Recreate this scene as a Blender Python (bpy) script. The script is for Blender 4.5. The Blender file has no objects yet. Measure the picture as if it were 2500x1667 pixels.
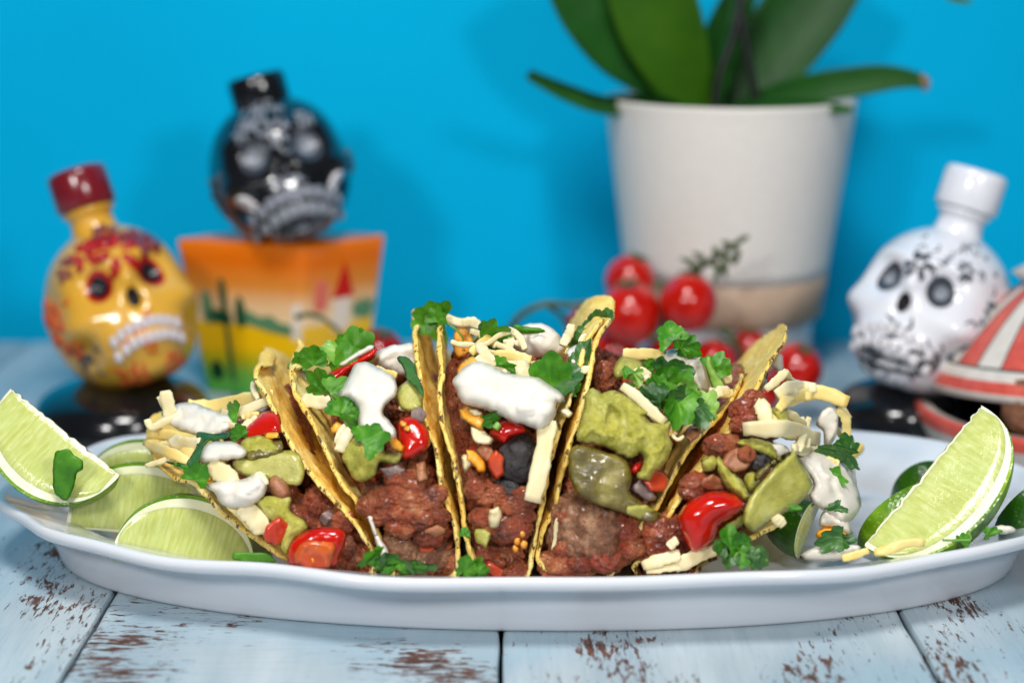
import bpy, math, random
import numpy as np
from mathutils import Vector, Matrix
from mathutils.geometry import delaunay_2d_cdt
from mathutils.bvhtree import BVHTree
random.seed(7); np.random.seed(7)
RNG = np.random.RandomState(11)
S = 0.01                      # everything below is written in centimetres
sc = bpy.context.scene
COL = sc.collection

# ---------------------------------------------------------------- camera
PITCH = math.radians(13.3); F = 60.0/36.0*2500.0
CAM = np.array([0.0, -57.0, 21.3])
FWD = np.array([0, math.cos(PITCH), -math.sin(PITCH)]); UPV = np.array([0, math.sin(PITCH), math.cos(PITCH)])
cd = bpy.data.cameras.new('camera'); cam = bpy.data.objects.new('camera', cd); COL.objects.link(cam)
cam.location = CAM*S; cam.rotation_euler = (math.pi/2-PITCH, 0, 0)
cd.lens = 60; cd.sensor_width = 36; cd.clip_start = 0.01; cd.clip_end = 50
cd.dof.use_dof = True; cd.dof.focus_distance = 0.56; cd.dof.aperture_fstop = 4.9; cd.dof.aperture_blades = 0
sc.camera = cam
# ---------------------------------------------------------------- world and lamps (studio: soft boxes, no sun)
w = bpy.data.worlds.new('World'); sc.world = w; w.use_nodes = True
w.node_tree.nodes['Background'].inputs[0].default_value = (0.82, 0.9, 1, 1); w.node_tree.nodes['Background'].inputs[1].default_value = 0.06
def area(name, loc, target, size, power, color=(1,1,1), size_y=None):
    l = bpy.data.lights.new(name, 'AREA'); l.size = size*S; l.energy = power; l.color = color
    if size_y: l.shape = 'RECTANGLE'; l.size_y = size_y*S
    o = bpy.data.objects.new(name, l); COL.objects.link(o); o.location = Vector(loc)*S
    o.rotation_euler = (Vector(target)-Vector(loc)).to_track_quat('-Z', 'Y').to_euler()
    return o
area('softbox_key', (-4, -34, 80), (0, 5, 3), 20, 5.6, (1, .98, .95))
area('softbox_right', (36, -74, 46), (0, 8, 5), 10, 2.65, (1, .985, .96))
area('softbox_left', (-34, -74, 48), (0, 8, 5), 10, 3.1, (1, .985, .96))
sc.view_settings.view_transform = 'Standard'; sc.view_settings.look = 'None'; sc.view_settings.exposure = 0; sc.view_settings.gamma = 1
sc.cycles.use_denoising = True
sc.cycles.max_bounces = 8

# ---------------------------------------------------------------- helpers: maths
def W(px, py, Y):
    "photo pixel (2500 wide) and a world depth -> world point in cm"
    px = np.asarray(px, float); py = np.asarray(py, float); Y = np.asarray(Y, float)
    a = (px-1250.0)/F; b = (833.5-py)/F
    dy = FWD[1]+UPV[1]*b; dz = FWD[2]+UPV[2]*b
    t = (Y-CAM[1])/dy
    return np.stack([CAM[0]+a*t, Y+0*a, CAM[2]+dz*t], -1)
def cmpx(Y): return (Y-CAM[1]+1.0)/F      # cm per photo pixel at that depth
_perm = np.random.RandomState(3).permutation(256); _perm = np.concatenate([_perm,_perm,_perm])
_grad = np.random.RandomState(4).normal(size=(256,3)); _grad /= np.linalg.norm(_grad,axis=1)[:,None]
def perlin(p):
    p = np.asarray(p,float); i = np.floor(p).astype(int); f = p-i; i &= 255
    u = f*f*f*(f*(f*6-15)+10); out = 0
    for dx in (0,1):
        for dy in (0,1):
            for dz in (0,1):
                h = _perm[_perm[_perm[i[:,0]+dx]+i[:,1]+dy]+i[:,2]+dz]
                g = _grad[h]; d = f-np.array([dx,dy,dz])
                wt = (u[:,0] if dx else 1-u[:,0])*(u[:,1] if dy else 1-u[:,1])*(u[:,2] if dz else 1-u[:,2])
                out = out+wt*(g*d).sum(1)
    return out*1.6
def fbm(p, octs=3, gain=.5):
    a = 1; s = 0; q = np.array(p,float)
    for k in range(octs): s = s+a*perlin(q+17.3*k); q = q*2.03; a *= gain
    return s
def billow(p, octs=3, gain=.5):
    a = 1; s = 0; q = np.array(p,float)
    for k in range(octs): s = s+a*(1-2*np.abs(perlin(q+9.7*k))); q = q*2.1; a *= gain
    return s
def crom(pts, n=8, closed=True):
    P = np.array(pts,float); N = len(P); out = []
    for i in range(N if closed else N-1):
        if closed: a,b,c,d = P[(i-1)%N],P[i],P[(i+1)%N],P[(i+2)%N]
        else: a,b,c,d = P[max(i-1,0)],P[i],P[i+1],P[min(i+2,N-1)]
        for k in range(n):
            t = k/n
            out.append(.5*((2*b)+(-a+c)*t+(2*a-5*b+4*c-d)*t*t+(-a+3*b-3*c+d)*t**3))
    if not closed: out.append(P[-1])
    return np.array(out)
def resample(P, step=None, n=None, closed=False):
    P = np.array(P,float); Q = np.vstack([P,P[:1]]) if closed else P
    s = np.r_[0, np.cumsum(np.linalg.norm(np.diff(Q,axis=0),axis=1))]
    if n is None: n = max(3,int(round(s[-1]/step)))
    t = np.linspace(0, s[-1], n, endpoint=not closed)
    return np.stack([np.interp(t,s,Q[:,k]) for k in range(Q.shape[1])],-1)
# ---------------------------------------------------------------- helpers: objects
ROOTLOC = {}
def tag(o, label=None, cat=None, group=None, kind=None):
    for k,v in (('label',label),('category',cat),('group',group),('kind',kind)):
        if v: o[k] = v
    return o
def thing(name, label, cat, loc, group=None):
    o = bpy.data.objects.new(name, None); COL.objects.link(o); o.empty_display_size = .01
    o.location = Vector(loc)*S; ROOTLOC[o.name] = np.array(loc,float)
    return tag(o, label, cat, group)
def mesh(name, V, Fc, mat, parent=None, smooth=True, attrs=None, uv=None, label=None, mats=None, fmat=None):
    "V in world cm; one mesh object, linked under its parent"
    V = np.asarray(V,float); base = ROOTLOC.get(parent.name, np.zeros(3)) if parent is not None else np.zeros(3)
    me = bpy.data.meshes.new(name)
    me.from_pydata(((V-base)*S).tolist(), [], Fc if isinstance(Fc,list) else Fc.tolist())
    if smooth: me.polygons.foreach_set('use_smooth', [True]*len(me.polygons))
    for m in (mats or [mat]): me.materials.append(m)
    if fmat is not None: me.polygons.foreach_set('material_index', fmat)
    if attrs:
        for k,v in attrs.items():
            a = me.attributes.new(k,'FLOAT','POINT'); a.data.foreach_set('value', np.asarray(v,np.float32))
    me.update()
    o = bpy.data.objects.new(name, me); COL.objects.link(o)
    if parent is not None:
        o.parent = parent; ROOTLOC[o.name] = base
    if label: o['label'] = label
    return o
def grid_faces(n, m, closed_m=False, off=0, closed_n=False):
    f = []
    for i in range(n if closed_n else n-1):
        for j in range(m if closed_m else m-1):
            a = off+i*m+j; b = off+i*m+(j+1)%m; c = off+((i+1)%n)*m+(j+1)%m; d = off+((i+1)%n)*m+j
            f.append([a,b,c,d])
    return f
def normals(V, Fc):
    V = np.asarray(V); N = np.zeros_like(V)
    T = np.array([[f[0],f[1],f[2]] for f in Fc]+[[f[0],f[2],f[3]] for f in Fc if len(f)==4])
    n = np.cross(V[T[:,1]]-V[T[:,0]], V[T[:,2]]-V[T[:,0]])
    for k in range(3): np.add.at(N, T[:,k], n)
    return N/np.maximum(np.linalg.norm(N,axis=1),1e-12)[:,None]
_ico = {}
def ico(level):
    if level not in _ico:
        import bmesh
        b = bmesh.new(); bmesh.ops.create_icosphere(b, subdivisions=level, radius=1)
        _ico[level] = (np.array([v.co[:] for v in b.verts]), [[v.index for v in f.verts] for f in b.faces]); b.free()
    return _ico[level]
def rot(ax, ay, az):
    return np.array((Matrix.Rotation(az,3,'Z')@Matrix.Rotation(ay,3,'Y')@Matrix.Rotation(ax,3,'X')))
def rrot():
    return rot(*(RNG.rand(3)*6.28))
class Join:
    def __init__(s): s.V=[]; s.F=[]; s.n=0; s.A=[]
    def add(s, V, Fc, a=0.0):
        s.V.append(np.asarray(V)); s.F += [[i+s.n for i in f] for f in Fc]; s.n += len(V); s.A.append(np.full(len(V), a) if np.isscalar(a) else a)
    def build(s, name, mat, parent=None, **k):
        return mesh(name, np.vstack(s.V), s.F, mat, parent, attrs={'tone':np.concatenate(s.A)}, **k)
def lathe_arr(prof, n, center=(0,0,0), R=None):
    P = np.array(prof,float); a = np.linspace(0,2*math.pi,n,endpoint=False)
    V = np.stack([np.outer(P[:,0],np.cos(a)), np.outer(P[:,0],np.sin(a)), np.outer(P[:,1],np.ones(n))],-1).reshape(-1,3)
    if R is not None: V = V@R.T
    return V+np.array(center), grid_faces(len(P), n, True)
def tube_arr(path, rad, n=10, cap=True):
    P = np.array(path,float); m = len(P); rad = np.broadcast_to(np.asarray(rad,float),(m,))
    T = np.gradient(P,axis=0); T /= np.linalg.norm(T,axis=1)[:,None]+1e-9
    ref = np.array([0.1,1,.2]); V=[]
    for i in range(m):
        a = np.cross(T[i],ref); a /= np.linalg.norm(a)+1e-9; b = np.cross(T[i],a)
        th = np.linspace(0,2*math.pi,n,endpoint=False)
        V.append(P[i]+rad[i]*(np.outer(np.cos(th),a)+np.outer(np.sin(th),b)))
    V = np.vstack(V); Fc = grid_faces(m,n,True)
    if cap: Fc += [list(range(n))[::-1], list(range((m-1)*n,m*n))]
    return V,Fc

# ---------------------------------------------------------------- helpers: materials
def srgb(r,g,b): 
    f = lambda c: (c/255/12.92) if c/255<=.04045 else ((c/255+.055)/1.055)**2.4
    return (f(r),f(g),f(b),1)
class NT:
    def __init__(s, name):
        s.m = bpy.data.materials.new(name); s.m.use_nodes = True; s.t = s.m.node_tree; s.b = s.t.nodes['Principled BSDF']
        tc = s.n('ShaderNodeTexCoord'); v = s.n('ShaderNodeVectorMath', operation='SCALE'); v.inputs['Scale'].default_value = 100
        s.l(tc.outputs['Object'], v.inputs[0]); s.co = v.outputs[0]; s.uv = tc.outputs['UV']; s.bumpout = None
    def n(s, typ, **k):
        x = s.t.nodes.new(typ)
        for a,b in k.items(): setattr(x,a,b)
        return x
    def l(s,a,b): s.t.links.new(a,b)
    def map(s, scale=(1,1,1), rotz=0, src=None, loc=(0,0,0)):
        x = s.n('ShaderNodeMapping'); x.inputs['Scale'].default_value = scale; x.inputs['Rotation'].default_value = (0,0,rotz); x.inputs['Location'].default_value = loc
        s.l(src or s.co, x.inputs[0]); return x.outputs[0]
    def noise(s, scale, detail=4, rough=.55, src=None, dist=0):
        x = s.n('ShaderNodeTexNoise'); x.inputs['Scale'].default_value = scale; x.inputs['Detail'].default_value = detail
        x.inputs['Roughness'].default_value = rough; x.inputs['Distortion'].default_value = dist
        s.l(src or s.co, x.inputs['Vector']); return x.outputs['Fac']
    def voro(s, scale, src=None, feature='F1', out='Distance', rnd=1):
        x = s.n('ShaderNodeTexVoronoi', feature=feature); x.inputs['Scale'].default_value = scale; x.inputs['Randomness'].default_value = rnd
        s.l(src or s.co, x.inputs['Vector']); return x.outputs[out]
    def ramp(s, fac, stops):
        x = s.n('ShaderNodeValToRGB'); e = x.color_ramp.elements
        while len(e) < len(stops): e.new(.5)
        for i,(p,c) in enumerate(stops):
            e[i].position = p; e[i].color = c if hasattr(c,'__len__') else (c,c,c,1)
        s.l(fac, x.inputs[0]); return x.outputs[0]
    def mix(s, fac, a, b, blend='MIX'):
        x = s.n('ShaderNodeMix', data_type='RGBA', blend_type=blend)
        for sock,v in ((x.inputs[0],fac),(x.inputs[6],a),(x.inputs[7],b)):
            if hasattr(v,'is_linked') or isinstance(v, bpy.types.NodeSocket): s.l(v,sock)
            else: sock.default_value = v
        return x.outputs[2]
    def math(s, op, a, b=0.0, clamp=False):
        x = s.n('ShaderNodeMath', operation=op); x.use_clamp = clamp
        for sock,v in ((x.inputs[0],a),(x.inputs[1],b)):
            if isinstance(v, bpy.types.NodeSocket): s.l(v,sock)
            else: sock.default_value = v
        return x.outputs[0]
    def attr(s, name):
        x = s.n('ShaderNodeAttribute'); x.attribute_name = name; return x.outputs['Fac']
    def bump(s, h, strength=.5, dist=.05):
        x = s.n('ShaderNodeBump'); x.inputs['Strength'].default_value = strength; x.inputs['Distance'].default_value = dist*S
        s.l(h, x.inputs['Height'])
        if s.bumpout: s.l(s.bumpout, x.inputs['Normal'])
        s.bumpout = x.outputs[0]; s.l(s.bumpout, s.b.inputs['Normal'])
    def set(s, color=None, rough=None, sss=None, rad=(1,.5,.3), ssc=.1, coat=None, spec=None, metal=None, trans=None, ior=None):
        b = s.b.inputs
        def put(k,v):
            if v is None: return
            if isinstance(v, bpy.types.NodeSocket): s.l(v,b[k])
            else: b[k].default_value = v
        put('Base Color',color); put('Roughness',rough); put('Subsurface Weight',sss); put('Coat Weight',coat); put('Specular IOR Level',spec); put('Metallic',metal); put('Transmission Weight',trans); put('IOR',ior)
        if coat: b['Coat Roughness'].default_value = .06
        if sss: b['Subsurface Radius'].default_value = rad; b['Subsurface Scale'].default_value = ssc*S
        return s.m
def simple(name, c0, c1=None, scale=1.5, rough=.4, bump=None, **k):
    t = NT(name); c1 = c1 or c0
    col = t.ramp(t.noise(scale,5,.6), [(.35,c0),(.65,c1)])
    if bump: t.bump(t.noise(bump[0],5,.6), bump[1], bump[2])
    return t.set(color=col, rough=rough, **k)

M = {}
# tortilla: corn yellow, blistered, charred in flecks near its edge
t = NT('tortilla')
c = t.ramp(t.noise(.9,5,.6), [(.3,srgb(242,190,78)),(.5,srgb(252,216,108)),(.72,srgb(255,238,164))])
c = t.mix(t.ramp(t.noise(9,4,.7),[(.45,0.0),(.75,.45)]), c, srgb(248,222,150))
fl = t.ramp(t.noise(4.2,3,.6,src=t.map((1,1,.45))), [(.60,0.0),(.66,1.0)])
edge = t.attr('edge')
c = t.mix(t.math('MULTIPLY', t.ramp(t.noise(2.2,4,.7,dist=.6),[(.55,0.0),(.68,1.0)]), .38), c, srgb(196,118,34))
chn = t.math('ADD', t.noise(3.1,4,.75,src=t.map((1.4,1,.7))), t.math('MULTIPLY', edge, .17))
c = t.mix(t.ramp(chn,[(.715,0.0),(.755,.92)]), c, srgb(62,30,12))
c = t.mix(t.ramp(t.noise(14,3,.6),[(.66,0.0),(.71,.75)]), c, srgb(112,62,22))
t.bump(t.noise(5,4,.65), .9, .08); t.bump(t.noise(22,3,.6), .35, .02); t.bump(t.voro(3.2), .35, .05)
M['tortilla'] = t.set(color=c, rough=.52, sss=.12, rad=(1,.6,.2), ssc=.12, spec=.4)
# seasoned minced beef in tomato sauce
t = NT('minced_beef')
c = t.ramp(t.noise(1.3,6,.65), [(.28,srgb(84,36,16)),(.44,srgb(148,68,32)),(.57,srgb(188,96,50)),(.75,srgb(226,160,108))])
c = t.mix(t.ramp(t.noise(.7,3,.5,src=t.map((1,1,1),loc=(4,3,2))),[(.5,0.0),(.66,.65)]), c, srgb(172,58,20))
c = t.mix(t.ramp(t.attr('tone'),[(.3,0.0),(1.0,.8)]), c, srgb(136,98,72))
c = t.mix(t.ramp(t.noise(11,3,.7),[(.60,0.0),(.72,.5)]), c, srgb(198,130,96))
t.bump(t.noise(5,6,.8), 1.0, .2); t.bump(t.voro(7), .8, .08); t.bump(t.noise(26,3,.6), .5, .02)
M['beef'] = t.set(color=c, rough=t.ramp(t.noise(3,3,.5),[(.35,.14),(.65,.42)]), sss=.2, rad=(1,.3,.15), ssc=.15, spec=.7, coat=.45)
t = NT('browned_meat')
c = t.ramp(t.noise(1.8,6,.7), [(.3,srgb(80,48,32)),(.5,srgb(142,92,62)),(.7,srgb(202,158,122))])
c = t.mix(t.ramp(t.noise(8,4,.75),[(.56,0.0),(.66,.7)]), c, srgb(46,28,24))
t.bump(t.noise(6,6,.75), .9, .1); t.bump(t.noise(24,3,.6), .4, .02)
M['meat'] = t.set(color=c, rough=.27, coat=.3, sss=.1, rad=(1,.4,.2), ssc=.1, spec=.5)
t = NT('dark_mushroom')
c = t.ramp(t.noise(2.5,6,.7), [(.35,srgb(22,20,22)),(.6,srgb(52,48,50)),(.8,srgb(104,98,96))])
t.bump(t.noise(5,6,.75), .9, .08)
M['dark'] = t.set(color=c, rough=.3, spec=.6)
M['sour'] = simple('sour_cream', srgb(228,221,207), srgb(235,229,217), .7, .3, bump=(1.6,.2,.05), sss=.2, rad=(1,.8,.6), ssc=.15, spec=.5)
t = NT('guacamole')
c = t.ramp(t.noise(2.6,6,.7), [(.28,srgb(150,156,44)),(.5,srgb(206,200,86)),(.72,srgb(230,228,140))])
c = t.mix(t.ramp(t.noise(5,5,.7),[(.60,0.0),(.75,.5)]), c, srgb(118,104,30))
t.bump(t.noise(3.5,6,.7), 1.0, .16); t.bump(t.noise(14,4,.65), .7, .03)
M['guac'] = t.set(color=c, rough=.2, sss=.3, rad=(.8,.8,.2), ssc=.15, spec=.55)
def tomato(name, a, b, rough=.16):
    t = NT(name); c = t.ramp(t.noise(.8,4,.5), [(.35,a),(.65,b)])
    t.bump(t.noise(3,3,.5), .2, .04); t.bump(t.noise(14,4,.6), .14, .02)
    return t.set(color=c, rough=rough, sss=.25, rad=(1,.2,.08), ssc=.2, spec=.5, coat=.25)
M['tomato'] = tomato('tomato_skin', srgb(176,14,6), srgb(206,30,12))
M['tomatoflesh'] = tomato('tomato_flesh', srgb(196,52,24), srgb(222,92,48), .22)
M['seed'] = simple('tomato_seed', srgb(226,150,40), srgb(236,176,84), 3, .25, sss=.2, ssc=.1)
M['dice'] = tomato('orange_pepper', srgb(206,84,34), srgb(190,58,30), .22)
M['onion'] = simple('cooked_onion', srgb(172,118,82), srgb(148,88,60), 1.5, .2, bump=(6,.9,.05), sss=.4, ssc=.3, rad=(1,.6,.4))
M['onionwhite'] = simple('pale_onion', srgb(158,142,136), srgb(124,100,96), 1.5, .16, bump=(6,.9,.05), sss=.4, ssc=.3, rad=(1,.7,.6))
M['cheese'] = simple('white_cheese', srgb(230,212,160), srgb(238,224,184), .9, .36, bump=(6,.35,.03), sss=.4, rad=(1,.8,.5), ssc=.25)
M['paleyellow'] = simple('yellow_cheese', srgb(240,206,120), srgb(246,222,150), .9, .36, bump=(6,.35,.03), sss=.4, rad=(1,.7,.3), ssc=.25)
M['cheddar'] = simple('orange_cheddar', srgb(248,158,28), srgb(252,186,70), 1.2, .36, bump=(8,.35,.03), sss=.3, rad=(1,.5,.1), ssc=.2)
def jal(name, a, b, c3):
    t = NT(name); c = t.ramp(t.noise(1.1,5,.6), [(.3,a),(.5,b),(.72,c3)])
    t.bump(t.noise(3.2,5,.65,src=t.map((1,1,2.2))), .9, .07); t.bump(t.noise(18,4,.6), .5, .02)
    return t.set(color=c, rough=.26, sss=.3, rad=(.8,.8,.2), ssc=.3, spec=.6, coat=.4)
M['jaldark'] = jal('pickled_jalapeno_skin', srgb(78,66,20), srgb(112,100,34), srgb(156,144,66))
M['jal'] = jal('pickled_jalapeno_flesh', srgb(146,142,48), srgb(176,172,78), srgb(202,200,118))
def leafmat(name, a, b, c3, rough=.35):
    t = NT(name); c = t.ramp(t.noise(1.2,4,.6), [(.3,a),(.5,b),(.72,c3)])
    vein = t.ramp(t.attr('vein'), [(0.0,0.0),(1.0,.55)])
    oi = t.n('ShaderNodeObjectInfo'); c = t.mix(t.math('MULTIPLY', oi.outputs['Random'], .45), c, c3)
    c = t.mix(vein, c, c3); t.bump(t.attr('vein'), -.5, .03); t.bump(t.noise(6,4,.6), .5, .03)
    return t.set(color=c, rough=rough, sss=.35, rad=(.4,1,.2), ssc=.12, spec=.4)
M['leaf'] = leafmat('coriander_leaf', srgb(22,76,6), srgb(44,112,12), srgb(96,156,36), .42)
M['leafdark'] = leafmat('dark_coriander_leaf', srgb(22,58,22), srgb(38,86,34), srgb(80,120,62))
M['leafpale'] = leafmat('pale_coriander_leaf', srgb(82,140,34), srgb(112,164,56), srgb(160,196,104))
M['stem'] = simple('coriander_stem', srgb(96,148,50), srgb(126,172,76), 2, .35)
# crockery
t = NT('white_glaze')
t.bump(t.noise(.25,2,.5), .05, .3)
M['glaze'] = t.set(color=srgb(216,220,228), rough=.14, spec=.55, coat=.3, sss=.0)
# ================================================================ table, backdrop
def plank_mat(name, rotz, seed, thr=.60):
    t = NT(name)
    m = t.map((1,1,1), rotz, loc=(seed*3.7,seed*1.9,0))
    st = t.map((.9,.14,1), rotz, loc=(seed*5.1,seed,0))
    K = (lambda a,b=1: (a,b,1)) if rotz>0 else (lambda a,b=1: (b,a,1))
    c = t.ramp(t.noise(.35,5,.6,src=st), [(.3,srgb(152,170,181)),(.5,srgb(173,188,196)),(.7,srgb(196,207,213))])
    c = t.mix(t.ramp(t.noise(3,5,.7,src=t.map(K(.12,2.2))),[(.5,0.0),(.75,.5)]), c, srgb(132,160,174))
    c = t.mix(t.ramp(t.noise(.12,3,.5,src=m),[(.45,0.0),(.7,.5)]), c, srgb(128,168,190))
    patch = t.noise(.22,2,.5,src=t.map(K(.7),loc=(seed*2.3,0,0)))
    fine = t.noise(5.2,6,.75,src=t.map(K(.22),loc=(seed,0,0)), dist=.4)
    v = t.math('ADD', t.math('MULTIPLY', patch, .62), t.math('MULTIPLY', fine, .62))
    sx_ = t.n('ShaderNodeSeparateXYZ'); t.l(t.co, sx_.inputs[0])
    v = t.math('SUBTRACT', v, t.math('MULTIPLY', t.math('MAXIMUM', t.math('ADD', sx_.outputs[1], 4.0), 0.0), .006))
    chip = t.ramp(v, [(thr+.072,0.0),(thr+.084,1.0)])
    wood = t.ramp(t.noise(5,5,.7,src=t.map(K(.2))), [(.35,srgb(50,36,34)),(.6,srgb(104,68,54)),(.8,srgb(146,108,88))])
    c = t.mix(chip, c, wood)
    t.bump(chip, -1.0, .06); t.bump(t.noise(3,5,.7,src=t.map(K(.1,1.6))), .6, .05)
    return t.set(color=c, rough=t.mix(chip,(.36,.36,.36,1),(.8,.8,.8,1)), spec=.4)
PM = [plank_mat('painted_plank_across', math.pi/2, 1.3, .582), plank_mat('painted_plank_along', 0, 2.1, .60), plank_mat('painted_plank_worn', .0, 3.7, .615), plank_mat('painted_plank_mixed', math.pi/2, 5.2,.585)]
table = tag(bpy.data.objects.new('table', None), None, None, None, 'structure'); COL.objects.link(table); ROOTLOC['table'] = np.zeros(3)
pw = 12.95
for i in range(-4, 5):
    x0 = i*pw-.35+.07; x1 = x0+pw-.14; y0, y1, r = -56, 33, .14
    prof = [(x0,-1.6),(x0,-r),(x0+.04,-.04),(x0+r,0),(x0+.6,0),(x1-.6,0),(x1-r,0),(x1-.04,-.04),(x1,-r),(x1,-1.6)]
    ys = np.linspace(y0,y1,60); V = []
    for yy in ys:
        for k,(x,z) in enumerate(prof):
            wob = .035*math.sin(yy*1.7+i)+.03*math.sin(yy*4.1+2*i) if k in (0,1,2,3,6,7,8,9) else 0
            V.append((x+wob*(1 if k<5 else -1)*.8, yy, z))
    V = np.array(V); Fc = grid_faces(60,len(prof),True)+[list(range(len(prof))), list(range(59*len(prof),60*len(prof)))[::-1]]
    mesh('plank', V, Fc, PM[{-2:1,-1:0,0:2,1:1}.get(i, (i+4)%4)] if True else None, table, smooth=False)
bk = simple('dark_under_table', srgb(30,26,24), None, 1, .9)
mesh('underlay', [(-60,-56,-1.7),(60,-56,-1.7),(60,33,-1.7),(-60,33,-1.7)], [[0,1,2,3]], bk, table, smooth=False)
t = NT('blue_wall_paint')
c = t.ramp(t.noise(.05,3,.5), [(.3,srgb(0,174,225)),(.7,srgb(0,181,232))])
t.bump(t.noise(2,3,.5), .05, .02)
M['wall'] = t.set(color=c, rough=.75, spec=.05)
bd = mesh('wall', [(-130,36.5,-30),(130,36.5,-30),(130,36.5,110),(-130,36.5,110),(-130,38.0,-30),(130,38.0,-30),(130,38.0,110),(-130,38.0,110)],
     [[0,1,2,3],[5,4,7,6],[3,2,6,7],[0,3,7,4],[1,5,6,2],[0,4,5,1]], M['wall'], None, smooth=False); tag(bd, kind='structure')

# ================================================================ plate
def build_plate():
    root = thing('serving_platter', 'large oval white platter with wavy rim carrying five tacos and lime wedges', 'plate', (.8,.7,0))
    a0, b0 = 18.6, 9.2; n = 240
    th = np.linspace(0,2*math.pi,n,endpoint=False)
    ph = math.radians(-1.2)
    def ring(rx, ry, z, wave):
        sc_ = np.cos(th); sn = np.sin(th); e = 2/2.12
        x = np.sign(sc_)*np.abs(sc_)**e; y = np.sign(sn)*np.abs(sn)**e
        wv = np.sin(th*10+.6)+.5*np.sin(th*17+1.3)+.35*np.sin(th*6)
        x = x*(rx+wave*.13*wv); y = y*(ry+wave*.13*wv)
        zz = z+wave*.055*(np.sin(th*10+1.7)+.6*np.sin(th*15))
        X = x*math.cos(ph)-y*math.sin(ph)+.8; Y = x*math.sin(ph)+y*math.cos(ph)+.7
        return np.stack([X,Y,zz],-1)
    P = [(.0,.86,0),(4,.86,0),(5.6,.87,0),(6.1,.96,0),(6.3,1.1,.1),(7.2,1.78,.4),(8.2,2.15,.8),(8.8,2.36,1),(9.05,2.47,1),(9.2,2.5,1),(9.3,2.44,1),(9.33,2.30,1),(9.28,2.14,1),(9.16,2.02,1),(8.95,1.95,1),(8.6,1.89,.8),(8.35,1.80,.5),(8.12,1.66,.25),(8.0,1.45,.1),(7.88,1.15,0),(7.72,.78,0),(7.57,.4,0),(7.49,.15,0),(7.42,.04,0),(7.3,0,0),(6.9,0.0,0),(6.7,.2,0),(.0,.25,0)]
    V = []
    for (r,z,wv) in P:
        V.append(ring(max(r+(a0-b0) if r>1 else r*3, .02), max(r,.01), z, wv))
    o = mesh('platter_body', np.vstack(V), grid_faces(len(P), n, True), M['glaze'], root)
    return root
plate = build_plate()
FLOORZ = .87

# region-local pixels of the close views I measured -> photo pixels
def RG(x0,y0,k): return lambda *p: [(x0+x/k, y0+y/k) for x,y in p]
A = RG(300,700,2.091); B = RG(900,700,2.091); C = RG(1400,750,2.24); D = RG(0,900,2.044); E = RG(1900,900,2.045)

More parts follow.
